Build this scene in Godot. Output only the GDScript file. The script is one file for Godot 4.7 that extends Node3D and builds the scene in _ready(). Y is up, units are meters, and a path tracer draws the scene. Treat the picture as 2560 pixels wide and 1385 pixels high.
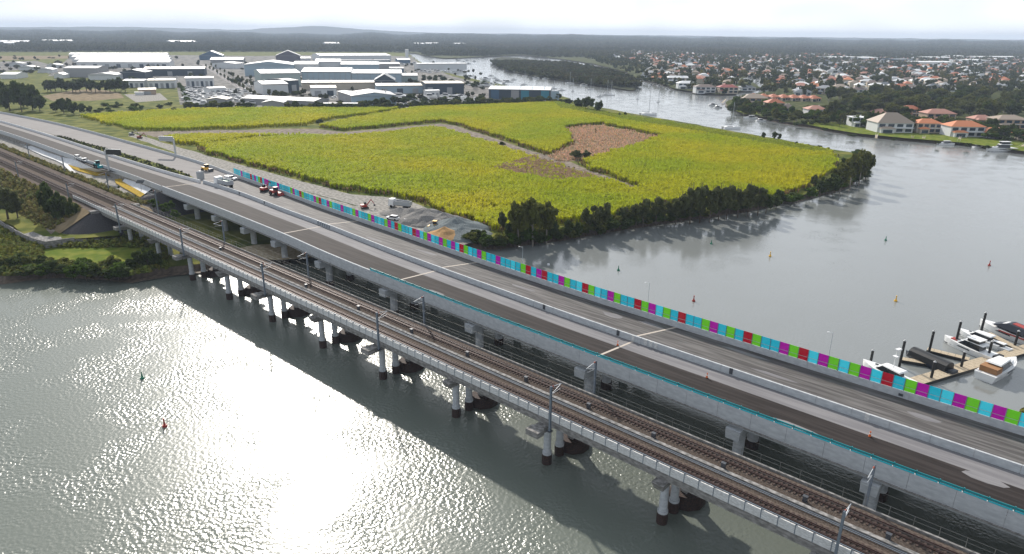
extends Node3D
# Two bridges over a tidal river beside cane fields, seen from about 60 m up.
# Bridge axes: s runs along both bridges, n across them, y is up. at(u, v, y) turns a pixel of the 2560 x 1385 photograph into a point at height y.
const FPX := 1700.0
const DS := Vector3(0.7490, 0.0, 0.66257)
const DN := Vector3(0.66257, 0.0, -0.7490)
const LAND := 1.7
var eye := Vector3(0, 60, 0)
var rt := Vector3.RIGHT
var up := Vector3.UP
var fw := Vector3.FORWARD
var M := {}
var used := {}
var rng := RandomNumberGenerator.new()
var noise := FastNoiseLite.new()

class MB:
	var v := PackedVector3Array()
	var n := PackedVector3Array()
	var c := PackedColorArray()
	var tint := Color(1, 1, 1)
	func tri(a: Vector3, b: Vector3, d: Vector3) -> void:
		var m := (d - a).cross(b - a).normalized()
		v.append(a); v.append(b); v.append(d)
		n.append(m); n.append(m); n.append(m)
		c.append(tint); c.append(tint); c.append(tint)
	func quad(a: Vector3, b: Vector3, d: Vector3, e: Vector3) -> void:
		tri(a, b, d); tri(a, d, e)
	func bx(p0: Vector3, p1: Vector3) -> void:
		hexa([Vector3(p0.x, p0.y, p0.z), Vector3(p1.x, p0.y, p0.z), Vector3(p1.x, p0.y, p1.z), Vector3(p0.x, p0.y, p1.z), Vector3(p0.x, p1.y, p0.z), Vector3(p1.x, p1.y, p0.z), Vector3(p1.x, p1.y, p1.z), Vector3(p0.x, p1.y, p1.z)])
	func box(centre: Vector3, size: Vector3) -> void:
		bx(centre - size / 2, centre + size / 2)
	func hexa(q: Array) -> void:
		quad(q[4], q[5], q[6], q[7]); quad(q[3], q[2], q[1], q[0])
		quad(q[0], q[1], q[5], q[4]); quad(q[1], q[2], q[6], q[5])
		quad(q[2], q[3], q[7], q[6]); quad(q[3], q[0], q[4], q[7])
	func tube(a: Vector3, b: Vector3, r0: float, r1: float, seg := 8, caps := true) -> void:
		var ax := (b - a).normalized()
		var sd := ax.cross(Vector3.UP if absf(ax.y) < 0.9 else Vector3.RIGHT).normalized()
		var tp := sd.cross(ax)
		for k in seg:
			var w0 := TAU * k / seg
			var w1 := TAU * (k + 1) / seg
			var d0 := sd * cos(w0) + tp * sin(w0)
			var d1 := sd * cos(w1) + tp * sin(w1)
			var q := [a + d0 * r0, a + d1 * r0, b + d1 * r1, b + d0 * r1]
			for j in [0, 1, 2, 0, 2, 3]:
				v.append(q[j]); n.append(d0 if j == 0 or j == 3 else d1); c.append(tint)
			if caps:
				tri(b, b + d0 * r1, b + d1 * r1)
	func mesh() -> ArrayMesh:
		var arr := []
		arr.resize(Mesh.ARRAY_MAX)
		arr[Mesh.ARRAY_VERTEX] = v
		arr[Mesh.ARRAY_NORMAL] = n
		arr[Mesh.ARRAY_COLOR] = c
		var m := ArrayMesh.new()
		m.add_surface_from_arrays(Mesh.PRIMITIVE_TRIANGLES, arr)
		return m

func ray(u: float, v: float) -> Vector3:
	return fw + rt * ((u - 1280.0) / FPX) - up * ((v - 692.5) / FPX)
func at(u: float, v: float, y := 0.0) -> Vector3:
	var d := ray(u, v)
	return eye + d * ((eye.y - y) / -d.y)
func top_of(p: Vector3, v: float) -> float:      # how high above p the row v of the photograph lies
	var q := p - eye
	var k := 692.5 - v
	return (k * q.dot(fw) - FPX * q.dot(up)) / (FPX * up.y - k * fw.y)
func br(s: float, n: float, y := 0.0) -> Vector3:
	return DS * s + DN * n + Vector3.UP * y
func lin(r: float, g: float, b: float) -> Color:
	return Color(r, g, b).linear_to_srgb()
func rf(a: float, b: float) -> float:
	return rng.randf_range(a, b)

func numbered(called: String) -> String:
	used[called] = used.get(called, -1) + 1
	return called if used[called] == 0 else "%s_%03d" % [called, used[called]]
func tag(o: Node3D, label: String, category: String, group := "") -> void:
	o.set_meta("label", label); o.set_meta("category", category)
	if group != "": o.set_meta("group", group)
func thing(called: String, label: String, category: String, pos := Vector3.ZERO, basis := Basis(), group := "") -> Node3D:
	var o := Node3D.new()
	o.name = numbered(called)
	add_child(o)
	o.transform = Transform3D(basis, pos)
	tag(o, label, category, group)
	return o
func part(called: String, mesh: Mesh, m: Material, parent: Node3D, xf := Transform3D()) -> MeshInstance3D:
	var o := MeshInstance3D.new()
	o.name = called
	o.mesh = mesh
	o.material_override = m
	parent.add_child(o, true)
	o.transform = xf
	return o
func structure(called: String, mesh: Mesh, m: Material, kind := "structure") -> MeshInstance3D:
	var o := MeshInstance3D.new()
	o.name = numbered(called)
	o.mesh = mesh
	o.material_override = m
	add_child(o)
	o.set_meta("kind", kind)
	return o
func dup(root: Node3D, xf: Transform3D, label := "", group := "") -> Node3D:
	var r: Node3D = root.duplicate()
	var base := String(root.name)
	if base.length() > 4 and base[base.length() - 4] == "_" and base.right(3).is_valid_int(): base = base.left(base.length() - 4)
	r.name = numbered(base)
	add_child(r)
	r.transform = xf
	if label != "": r.set_meta("label", label)
	if group != "": r.set_meta("group", group)
	return r
func yaw(a: float) -> Basis:
	return Basis(Vector3.UP, a)
func facing(dir: Vector3) -> Basis:              # local x along dir, level
	var x := Vector3(dir.x, 0, dir.z).normalized()
	return Basis(x, Vector3.UP, x.cross(Vector3.UP))
var BRB := Basis(DS, Vector3.UP, -DN)            # bridge frame: x = s, z = -n

# ---------- materials
func ramp_tex(sd: int, freq: float, a: Color, b: Color, oct := 4, lo := 0.25, hi := 0.75, size := 256) -> ImageTexture:
	var f := FastNoiseLite.new()
	f.seed = sd; f.frequency = freq; f.fractal_octaves = oct
	f.noise_type = FastNoiseLite.TYPE_SIMPLEX_SMOOTH
	var img := f.get_seamless_image(size, size)
	img.convert(Image.FORMAT_L8)
	var src := img.get_data()
	var out := PackedByteArray()
	out.resize(size * size * 3)
	for i in size * size:
		var t := clampf((src[i] / 255.0 - lo) / (hi - lo), 0, 1)
		out[i * 3] = int(lerpf(a.r8, b.r8, t)); out[i * 3 + 1] = int(lerpf(a.g8, b.g8, t)); out[i * 3 + 2] = int(lerpf(a.b8, b.b8, t))
	return ImageTexture.create_from_image(Image.create_from_data(size, size, false, Image.FORMAT_RGB8, out))
func plain(called: String, col: Color, rough := 0.85, metal := 0.0) -> StandardMaterial3D:
	var m := StandardMaterial3D.new()
	m.albedo_color = col; m.roughness = rough; m.metallic = metal
	m.cull_mode = BaseMaterial3D.CULL_DISABLED
	M[called] = m
	return m
func tex(called: String, sd: int, freq: float, a: Color, b: Color, metres: Vector3, world := true, rough := 0.9, lo := 0.25, hi := 0.75) -> StandardMaterial3D:
	var m := plain(called, Color.WHITE, rough)
	m.albedo_texture = ramp_tex(sd, freq, a, b, 5, lo, hi)
	m.uv1_triplanar = true
	m.uv1_world_triplanar = world
	m.uv1_scale = Vector3.ONE / metres
	if rough >= 0.9: m.metallic_specular = 0.15
	elif called.begins_with("asphalt"): m.metallic_specular = 0.28
	return m
func leaf(called: String, r: float, g: float, b: float, back := 0.8, vc := false) -> StandardMaterial3D:
	var m := plain(called, lin(r, g, b) if not vc else Color.WHITE, 0.8)
	m.backlight_enabled = true
	m.metallic_specular = 0.2
	m.backlight = lin(back, back, back)
	m.vertex_color_use_as_albedo = true
	return m

func make_materials() -> void:
	var v := func(k: float) -> Vector3: return Vector3(k, k, k)
	# streaks run along the carriageway: the texture is stretched along the bridge's own x axis
	tex("asphalt_new", 11, 0.02, lin(0.019, 0.015, 0.0135), lin(0.038, 0.031, 0.028), Vector3(90, 8, 5), false, 0.82)
	tex("asphalt_grey", 12, 0.02, lin(0.165, 0.160, 0.164), lin(0.215, 0.210, 0.214), Vector3(90, 8, 6), false, 0.8)
	tex("asphalt_far", 13, 0.02, lin(0.072, 0.067, 0.064), lin(0.150, 0.141, 0.136), Vector3(70, 8, 5), false, 0.75)
	tex("asphalt_pale", 14, 0.02, lin(0.24, 0.225, 0.215), lin(0.31, 0.29, 0.28), Vector3(60, 8, 6), false, 0.9)
	tex("concrete", 15, 0.03, lin(0.37, 0.385, 0.40), lin(0.48, 0.495, 0.51), Vector3(9, 5, 9), true, 0.85)
	tex("concrete_old", 16, 0.03, lin(0.15, 0.143, 0.135), lin(0.32, 0.305, 0.29), Vector3(7, 4, 7), true, 0.9)
	tex("concrete_white", 17, 0.03, lin(0.52, 0.53, 0.54), lin(0.68, 0.68, 0.68), Vector3(12, 6, 12), true, 0.85)
	tex("parapet_white", 18, 0.05, lin(0.44, 0.44, 0.43), lin(0.68, 0.68, 0.67), Vector3(6, 2.5, 6), true, 0.8)
	tex("ballast", 19, 0.12, lin(0.050, 0.038, 0.031), lin(0.108, 0.086, 0.073), Vector3(9, 9, 9), true, 0.95)
	tex("ballast_dust", 20, 0.06, lin(0.076, 0.060, 0.048), lin(0.140, 0.113, 0.092), Vector3(14, 8, 8), true, 0.95)
	tex("stone_pitch", 21, 0.12, lin(0.035, 0.033, 0.034), lin(0.085, 0.080, 0.080), v.call(10.0), true, 0.95)
	tex("cane_floor", 38, 0.05, lin(0.13, 0.13, 0.02), lin(0.24, 0.22, 0.03), v.call(20.0), true, 0.95)
	tex("grass", 22, 0.018, lin(0.060, 0.080, 0.012), lin(0.16, 0.155, 0.035), v.call(60.0), true, 0.95)
	tex("lawn", 23, 0.03, lin(0.085, 0.125, 0.012), lin(0.17, 0.185, 0.030), v.call(40.0), true, 0.95)
	tex("dry_grass", 24, 0.03, lin(0.15, 0.115, 0.065), lin(0.27, 0.21, 0.13), v.call(45.0), true, 0.95)
	tex("dirt", 25, 0.03, lin(0.14, 0.115, 0.09), lin(0.26, 0.22, 0.18), v.call(30.0), true, 0.95)
	tex("gravel", 26, 0.06, lin(0.19, 0.18, 0.165), lin(0.36, 0.34, 0.31), v.call(25.0), true, 0.95)
	tex("mud", 27, 0.05, lin(0.060, 0.046, 0.034), lin(0.16, 0.115, 0.080), v.call(18.0), true, 0.8)
	tex("sand_pale", 28, 0.04, lin(0.30, 0.24, 0.16), lin(0.46, 0.39, 0.28), v.call(15.0), true, 0.95)
	tex("mulch", 29, 0.05, lin(0.30, 0.19, 0.02), lin(0.44, 0.31, 0.05), v.call(12.0), true, 0.95)
	tex("forest_floor", 30, 0.02, lin(0.020, 0.026, 0.014), lin(0.050, 0.055, 0.026), v.call(200.0), true, 0.95)
	tex("yard", 31, 0.02, lin(0.12, 0.118, 0.11), lin(0.27, 0.255, 0.235), v.call(80.0), true, 0.95)
	tex("suburb_ground", 32, 0.03, lin(0.035, 0.050, 0.014), lin(0.095, 0.098, 0.038), v.call(70.0), true, 0.95)
	tex("timber_deck", 33, 0.05, lin(0.36, 0.29, 0.20), lin(0.48, 0.40, 0.29), v.call(6.0), true, 0.85)
	tex("pile_casing", 34, 0.06, lin(0.014, 0.009, 0.008), lin(0.060, 0.026, 0.018), v.call(4.0), true, 0.8)
	tex("heap_grey", 35, 0.08, lin(0.13, 0.125, 0.12), lin(0.28, 0.265, 0.25), v.call(9.0), true, 0.95)
	tex("heap_blue", 36, 0.08, lin(0.10, 0.12, 0.125), lin(0.22, 0.24, 0.24), v.call(9.0), true, 0.95)
	tex("heap_orange", 37, 0.08, lin(0.34, 0.20, 0.09), lin(0.50, 0.32, 0.16), v.call(9.0), true, 0.95)
	plain("joint", lin(0.46, 0.40, 0.34), 0.8)
	plain("rail", lin(0.055, 0.028, 0.022), 0.55, 0.3)
	plain("sleeper", lin(0.050, 0.030, 0.024), 0.95)
	plain("steel", lin(0.17, 0.20, 0.235), 0.5, 0.2)
	plain("steel_dark", lin(0.06, 0.065, 0.075), 0.5, 0.2)
	plain("galv", lin(0.42, 0.44, 0.46), 0.45, 0.3)
	plain("wire", lin(0.20, 0.20, 0.19), 0.5, 0.4)
	plain("teal", lin(0.0, 0.21, 0.235), 0.4)
	plain("cyan_rail", lin(0.03, 0.46, 0.54), 0.35)
	plain("black", lin(0.012, 0.012, 0.013), 0.5)
	plain("tyre", lin(0.015, 0.015, 0.015), 0.9)
	plain("white", lin(0.78, 0.78, 0.78), 0.35)
	plain("white_gel", lin(0.80, 0.80, 0.79), 0.2)
	plain("cream", lin(0.66, 0.60, 0.50), 0.8)
	plain("grey", lin(0.30, 0.31, 0.32), 0.7)
	plain("dark_glass", lin(0.012, 0.016, 0.020), 0.08)
	plain("blue_glass", lin(0.025, 0.045, 0.07), 0.1)
	plain("red", lin(0.34, 0.035, 0.024), 0.5)
	plain("orange", lin(0.80, 0.17, 0.035), 0.5)
	plain("yellow", lin(0.70, 0.40, 0.03), 0.5)
	plain("green_paint", lin(0.01, 0.17, 0.10), 0.5)
	plain("navy", lin(0.012, 0.018, 0.032), 0.5)
	plain("rust_red", lin(0.26, 0.055, 0.03), 0.7)
	plain("bark", lin(0.085, 0.065, 0.05), 0.95)
	plain("bark_pale", lin(0.22, 0.19, 0.16), 0.95)
	plain("carpet_wood", lin(0.30, 0.15, 0.06), 0.7)
	leaf("leaf_dark", 0.070, 0.096, 0.026)
	leaf("leaf_olive", 0.125, 0.135, 0.032)
	leaf("leaf_grey", 0.112, 0.125, 0.045)
	leaf("leaf_green", 0.080, 0.130, 0.018)
	leaf("leaf_yellow", 0.16, 0.16, 0.025)
	leaf("leaf_varied", 0.10, 0.10, 0.05, 0.55, true)
	var cane := leaf("cane", 0.34, 0.32, 0.02, 0.95, true)
	cane.roughness = 0.7
	for k in [["C", 0.0, 0.42, 0.52, 0.74], ["D", 0.02, 0.50, 0.60, 0.62], ["G", 0.17, 0.52, 0.01, 0.80], ["M", 0.42, 0.0, 0.36, 0.88], ["R", 0.40, 0.0, 0.02, 0.88]]:
		var m := plain("panel_" + k[0], lin(k[1], k[2], k[3]), 0.12)
		m.albedo_color.a = k[4]
		m.transparency = BaseMaterial3D.TRANSPARENCY_ALPHA
		m.backlight_enabled = true
		m.backlight = lin(k[1], k[2], k[3])
	# metal roofs and walls of the sheds and houses
	for k in [["roof_white", 0.76, 0.76, 0.75], ["roof_cream", 0.66, 0.58, 0.46], ["roof_grey", 0.30, 0.31, 0.32], ["roof_slate", 0.13, 0.145, 0.16], ["roof_brown", 0.17, 0.125, 0.105], ["roof_terra", 0.40, 0.125, 0.055], ["roof_orange", 0.55, 0.19, 0.075], ["roof_pink", 0.42, 0.20, 0.145], ["roof_tan", 0.32, 0.25, 0.19], ["roof_red", 0.28, 0.055, 0.045]]:
		plain(k[0], lin(k[1], k[2], k[3]), 0.6)
	for k in [["wall_white", 0.60, 0.61, 0.61], ["wall_cream", 0.48, 0.42, 0.33], ["wall_bluegrey", 0.30, 0.39, 0.45], ["wall_green", 0.33, 0.40, 0.38], ["wall_blue", 0.04, 0.10, 0.17], ["wall_dark", 0.03, 0.05, 0.07], ["wall_grey", 0.28, 0.28, 0.28], ["wall_teal", 0.03, 0.20, 0.27], ["wall_tan", 0.38, 0.28, 0.20], ["wall_purple", 0.085, 0.08, 0.105]]:
		plain(k[0], lin(k[1], k[2], k[3]), 0.7)

func _ready() -> void:
	rng.seed = 7
	noise.seed = 3; noise.frequency = 0.01
	# --- camera: about 60 m above the water, 19.6 degrees down, level to within 0.7 degrees
	var p := deg_to_rad(19.648)
	var r := deg_to_rad(0.693)
	fw = Vector3(0, -sin(p), -cos(p))
	var u0 := Vector3(0, cos(p), -sin(p))
	rt = Vector3.RIGHT * cos(r) + u0 * sin(r)
	up = u0 * cos(r) - Vector3.RIGHT * sin(r)
	var cam := Camera3D.new()
	cam.name = "camera"
	cam.transform = Transform3D(Basis(rt, up, -fw), eye)
	cam.fov = 44.327
	cam.near = 0.5
	cam.far = 60000.0
	add_child(cam)
	cam.current = true
	# --- sky, haze and exposure
	var sun_dir := Vector3(sin(deg_to_rad(-20.0)) * cos(deg_to_rad(32.0)), sin(deg_to_rad(32.0)), -cos(deg_to_rad(-20.0)) * cos(deg_to_rad(32.0)))
	var env := Environment.new()
	env.background_mode = Environment.BG_SKY
	var sky := Sky.new()
	var pan := PanoramaSkyMaterial.new()
	pan.panorama = sky_picture(sun_dir)
	sky.sky_material = pan
	env.sky = sky
	env.tonemap_mode = Environment.TONE_MAPPER_LINEAR
	env.tonemap_exposure = 1.15
	env.fog_enabled = true
	env.fog_density = 0.00012
	env.fog_light_color = Color(0.80, 0.86, 0.94)
	env.sdfgi_enabled = true
	env.ssao_enabled = true
	env.ssil_enabled = true
	var we := WorldEnvironment.new()
	we.name = "world_environment"
	we.environment = env
	add_child(we)
	# --- the sun, through thin cloud, ahead and to the left of the camera
	var sun := DirectionalLight3D.new()
	sun.name = "sun"
	sun.light_energy = 1.6
	sun.light_angular_distance = 1.6
	sun.light_color = Color(1.0, 0.97, 0.93)
	sun.shadow_enabled = true
	sun.basis = Basis.looking_at(-sun_dir, Vector3.UP)
	add_child(sun)
	make_materials()
	make_water()
	make_land()
	make_far()
	make_railway()
	make_motorway()
	make_embankments()
	make_trees()
	make_fields()
	make_industry()
	make_suburb()
	make_marina()
	make_boats()
	make_worksite()
	make_left_bank()

func sky_picture(sun_dir: Vector3) -> ImageTexture:
	var w := 512
	var h := 256
	var f := FastNoiseLite.new()
	f.seed = 5; f.frequency = 1.1; f.fractal_octaves = 5
	var out := PackedFloat32Array()
	out.resize(w * h * 3)
	for j in h:
		var el := PI / 2 - (j + 0.5) / h * PI
		for i in w:
			var az := (i + 0.5) / w * TAU
			var d := Vector3(sin(az) * cos(el), sin(el), -cos(az) * cos(el))
			var e := maxf(d.y, 0.0)
			var base := Vector3(1.0, 1.05, 1.11).lerp(Vector3(0.36, 0.42, 0.51), 1.0 - exp(-e * 2.6))
			var q := d / (e + 0.18)
			var cl := clampf(0.5 + 0.9 * f.get_noise_3d(q.x, q.z, 0.0), 0, 1)
			base = base * lerpf(0.80, 1.12, cl)
			var ang := rad_to_deg(acos(clampf(d.dot(sun_dir), -1, 1)))
			var glow := 0.9 * exp(-ang * ang / 180.0) + 0.55 * exp(-ang / 28.0)
			base += Vector3(1.0, 0.97, 0.92) * glow * lerpf(0.7, 1.2, cl)
			var o := (j * w + i) * 3
			out[o] = base.x; out[o + 1] = base.y; out[o + 2] = base.z
	return ImageTexture.create_from_image(Image.create_from_data(w, h, false, Image.FORMAT_RGBF, out.to_byte_array()))

# ---------- water and land
func make_water() -> void:
	# ruffled by the wind down the river from the bridges, calmer above them
	water_sheet("water_ruffled", 41, 1.4, 0.26, 0.45, lin(0.128, 0.144, 0.122), -1.0)
	water_sheet("water_under_decks", 42, 0.4, 0.12, 0.45, lin(0.128, 0.144, 0.122), 0.0)  # sheet added under the decks so the gap there looks darker
	water_sheet("water", 43, 0.5, 0.10, 0.7, lin(0.195, 0.206, 0.200), 1.0)
func water_sheet(called: String, sd: int, strength: float, rough: float, spec: float, col: Color, side: float) -> void:
	var m := plain(called, col, rough)
	m.metallic_specular = spec
	var size := 1024
	var imgs := []
	for q in [[0.115, 3], [0.006, 3]]:
		var f := FastNoiseLite.new()
		f.seed = sd; f.frequency = q[0]; f.fractal_octaves = q[1]; f.fractal_gain = 0.55
		f.noise_type = FastNoiseLite.TYPE_SIMPLEX_SMOOTH
		var im := f.get_seamless_image(size, size)
		im.convert(Image.FORMAT_L8)
		imgs.append(im.get_data())
	var hi: PackedByteArray = imgs[0]
	var lo: PackedByteArray = imgs[1]
	var out := PackedByteArray()
	out.resize(size * size)
	for i in size * size:
		var w := clampf((lo[i] - 85) / 100.0, 0.0, 1.0)     # gusts: patches of livelier ripples
		out[i] = clampi(int(128.0 + (hi[i] - 128.0) * (0.28 + 0.72 * w)), 0, 255)
	var img := Image.create_from_data(size, size, false, Image.FORMAT_L8, out)
	img.convert(Image.FORMAT_RGBA8)
	img.bump_map_to_normal_map(strength)
	m.normal_enabled = true
	m.normal_texture = ImageTexture.create_from_image(img)
	m.uv1_triplanar = true
	m.uv1_world_triplanar = true
	m.uv1_scale = Vector3.ONE / 95.0
	var mb := MB.new()
	if side < 0.0: mb.quad(br(-2200, 77.5), br(900, 77.5), br(900, -900), br(-2200, -900))
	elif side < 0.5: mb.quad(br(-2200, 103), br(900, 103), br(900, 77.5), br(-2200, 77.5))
	else: mb.quad(br(-8000, 103), br(8000, 103), br(8000, 5500), br(-8000, 5500))
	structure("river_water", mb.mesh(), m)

func px_poly(px: Array, y := 0.0) -> PackedVector2Array:
	var o := PackedVector2Array()
	for q in px:
		var w := at(q[0], q[1], y)
		o.append(Vector2(w.x, w.z))
	return o
func wiggle(poly: PackedVector2Array, share := 0.02, amount := 0.3) -> PackedVector2Array:   # shorter edges, uneven
	var o := PackedVector2Array()
	for i in poly.size():
		var a := poly[i]
		var b := poly[(i + 1) % poly.size()]
		var step := maxf(5.0, a.length() * share)
		var k := clampi(int(a.distance_to(b) / step), 1, 24)
		for j in k:
			var q := a.lerp(b, float(j) / k)
			if j > 0: q += Vector2(noise.get_noise_2d(q.x * 9, q.y * 9), noise.get_noise_2d(q.y * 9, q.x * 9 + 500)) * step * amount
			o.append(q)
	return o
func sheet(called: String, poly: PackedVector2Array, y: float, m: Material) -> MeshInstance3D:
	var mb := MB.new()
	var ix := Geometry2D.triangulate_polygon(poly)
	if ix.is_empty(): push_warning("no triangles: " + called)
	for k in range(0, ix.size(), 3):
		var a := poly[ix[k]]; var b := poly[ix[k + 1]]; var d := poly[ix[k + 2]]
		if (b - a).cross(d - a) < 0.0: mb.tri(Vector3(a.x, y, a.y), Vector3(d.x, y, d.y), Vector3(b.x, y, b.y))
		else: mb.tri(Vector3(a.x, y, a.y), Vector3(b.x, y, b.y), Vector3(d.x, y, d.y))
	for i in mb.n.size(): mb.n[i] = Vector3.UP
	return structure(called, mb.mesh(), m)
func banked(called: String, poly: PackedVector2Array, y: float, inset: float, m: Material, bank: Material) -> void:
	if Geometry2D.is_polygon_clockwise(poly): poly.reverse()
	var n := poly.size()
	var ins := PackedVector2Array()
	for i in n:
		var t := (poly[(i + 1) % n] - poly[(i + n - 1) % n]).normalized()
		var w := inset * (1.0 + 0.5 * noise.get_noise_2d(poly[i].x * 3, poly[i].y * 3)) * clampf(poly[i].length() / 300.0, 0.8, 3.0)
		ins.append(poly[i] + Vector2(-t.y, t.x) * w)
	for q in Geometry2D.offset_polygon(poly, -inset * 0.85, Geometry2D.JOIN_ROUND):
		if not Geometry2D.is_polygon_clockwise(q): sheet(called, q, y, m)
	var mb := MB.new()
	for i in n:
		var j := (i + 1) % n
		var a := poly[i]; var b := poly[j]; var d := ins[j]; var e := ins[i]
		var ma := a.lerp(e, 0.75); var mc := b.lerp(d, 0.75)
		mb.quad(Vector3(a.x, -0.5, a.y), Vector3(b.x, -0.5, b.y), Vector3(mc.x, 0.55, mc.y), Vector3(ma.x, 0.55, ma.y))
		mb.quad(Vector3(ma.x, 0.55, ma.y), Vector3(mc.x, 0.55, mc.y), Vector3(d.x, y - 0.03, d.y), Vector3(e.x, y - 0.03, e.y))
	structure("river_bank", mb.mesh(), bank)

var west_land: PackedVector2Array
var far_land: PackedVector2Array
var island_land: PackedVector2Array
func make_land() -> void:
	var shore := [[0, 715], [60, 706], [110, 700], [150, 697], [230, 701], [300, 705], [330, 706], [365, 700], [400, 693], [430, 690], [500, 683], [560, 672], [640, 660], [700, 652], [760, 647], [850, 640], [960, 632], [1080, 624], [1180, 622], [1240, 627], [1330, 614], [1440, 598], [1560, 577], [1700, 556], [1800, 541], [1900, 526], [1960, 512], [2010, 505], [2060, 490], [2110, 478], [2140, 465], [2165, 440], [2176, 405], [2150, 390], [2080, 379], [1960, 354], [1850, 336], [1700, 308], [1600, 291], [1510, 274], [1450, 262], [1420, 247], [1380, 233], [1290, 221], [1200, 203], [1120, 184], [1075, 168], [1050, 155], [1040, 147], [1030, 140], [1018, 134]]
	var poly := px_poly(shore)
	poly.append_array(PackedVector2Array([Vector2(-700, -2600), Vector2(-2600, -2600), Vector2(-2600, -300), Vector2(-420, -170)]))
	west_land = wiggle(poly, 0.02, 0.35)
	banked("ground", west_land, LAND, 3.2, M.grass, M.mud)
	var fs := [[-160, 133], [300, 131.5], [700, 131.5], [1000, 132.5], [1035, 134.7], [1056, 139], [1105, 147.6], [1146, 147], [1200, 144], [1238, 141.5], [1304, 139], [1400, 149], [1490, 163], [1560, 182], [1583, 197], [1605, 203], [1640, 210], [1680, 225], [1740, 235], [1790, 240], [1815, 240], [1850, 233], [1890, 227], [1940, 221], [1955, 223], [1900, 232], [1850, 246], [1825, 252], [1806, 260], [1812, 271], [1850, 287], [1900, 299], [1960, 311], [2050, 326], [2140, 341], [2260, 353], [2400, 364], [2480, 374], [2560, 388], [2700, 410]]
	poly = px_poly(fs)
	poly.append_array(PackedVector2Array([Vector2(700, -330), Vector2(2500, -330), Vector2(8500, -2500), Vector2(8500, -8500), Vector2(-8500, -8500), Vector2(-8500, -2300)]))
	far_land = wiggle(poly, 0.02, 0.3)
	banked("terrain", far_land, LAND + 0.15, 3.0, M.suburb_ground, M.mud)
	island_land = wiggle(px_poly([[1231, 151], [1230, 165], [1268, 180], [1359, 197], [1447, 211], [1529, 222], [1578, 229], [1595, 227], [1598, 217], [1575, 199], [1490, 174], [1400, 158], [1300, 146], [1250, 143]]), 0.02, 0.3)
	banked("ground", island_land, 1.2, 3.0, M.forest_floor, M.mud)
	banked("ground", wiggle(PackedVector2Array([Vector2(97, -108), Vector2(112, -118), Vector2(130, -122), Vector2(200, -118), Vector2(200, 0), Vector2(106, -70), Vector2(84, -88), Vector2(84.5, -97.5), Vector2(92, -101.5)])), 1.2, 3.0, M.grass, M.mud)
	# reaches of water farther up the river
	for q in [[[1840, 199], [1870, 193], [1905, 193], [1900, 203], [1880, 206], [1872, 200]], [[1288, 119], [1290, 113.5], [1320, 113.5], [1324, 119]], [[1356, 121], [1372, 118], [1392, 123], [1375, 124]], [[1398, 134], [1408, 126], [1428, 129], [1424, 134]], [[1882, 205], [1905, 202], [1948, 220], [1915, 229]]]:
		sheet("water", px_poly(q, LAND + 0.2), LAND + 0.2, M.water)
	# bare ground on the field side: construction yard, farm tracks, harvested patch, industrial hardstand
	sheet("gravel_yard", wiggle(px_poly([[330, 332], [430, 362], [520, 390], [620, 417], [760, 455], [880, 486], [960, 492], [1020, 500], [1090, 530], [1190, 578], [1200, 600], [1160, 612], [1040, 590], [900, 545], [760, 500], [640, 455], [520, 420], [420, 375], [320, 340]], LAND), 0.02, 0.2), LAND + 0.02, M.gravel)
	sheet("dirt_path", wiggle(px_poly([[330, 330], [500, 326], [620, 325], [700, 322], [790, 322], [860, 330], [960, 322], [1040, 314], [1100, 309], [1140, 315], [1250, 350], [1330, 378], [1410, 398], [1480, 428], [1600, 468], [1590, 474], [1470, 440], [1390, 412], [1310, 388], [1240, 362], [1120, 324], [1080, 318], [960, 333], [860, 341], [760, 338], [640, 340], [500, 338], [400, 345]], LAND), 0.015, 0.25), LAND + 0.02, M.dirt)
	sheet("dry_field", wiggle(px_poly([[1415, 322], [1500, 313], [1560, 325], [1650, 344], [1600, 360], [1530, 383], [1460, 402], [1400, 405], [1370, 392], [1430, 362]], LAND), 0.015, 0.3), LAND + 0.04, M.dry_grass)
	sheet("hardstand", px_poly([[120, 190], [440, 205], [450, 262], [640, 272], [900, 270], [1000, 270], [1200, 268], [1380, 255], [1360, 238], [1240, 218], [1130, 190], [1050, 160], [1030, 142], [900, 136], [640, 140], [480, 138], [180, 138]], LAND), LAND + 0.03, M.yard)
	sheet("road", px_poly([[500, 160], [512, 160], [560, 185], [600, 210], [660, 248], [640, 252], [585, 215], [545, 190]], LAND), LAND + 0.06, M.asphalt_pale)
	sheet("bare_ground", px_poly([[105, 240], [180, 226], [240, 222], [300, 232], [310, 245], [230, 252], [130, 252]], LAND), LAND + 0.05, M.dry_grass)
	sheet("bare_ground", px_poly([[310, 236], [400, 233], [420, 250], [340, 256]], LAND), LAND + 0.05, M.gravel)
	sheet("field", px_poly([[-40, 140], [175, 139], [180, 146], [-40, 152]], LAND), LAND + 0.03, M.dry_grass)
	sheet("field", px_poly([[-40, 155], [90, 152], [150, 168], [-40, 182]], LAND), LAND + 0.03, M.yard)
	sheet("lawn", px_poly([[1830, 272], [1880, 268], [1895, 285], [1860, 285]], LAND + 0.15), LAND + 0.19, M.lawn)
	sheet("lawn", px_poly([[1995, 306], [2080, 305], [2160, 318], [2260, 330], [2400, 340], [2560, 355], [2620, 372], [2560, 378], [2400, 356], [2260, 345], [2140, 333], [2060, 320]], LAND + 0.15), LAND + 0.19, M.lawn)

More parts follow.
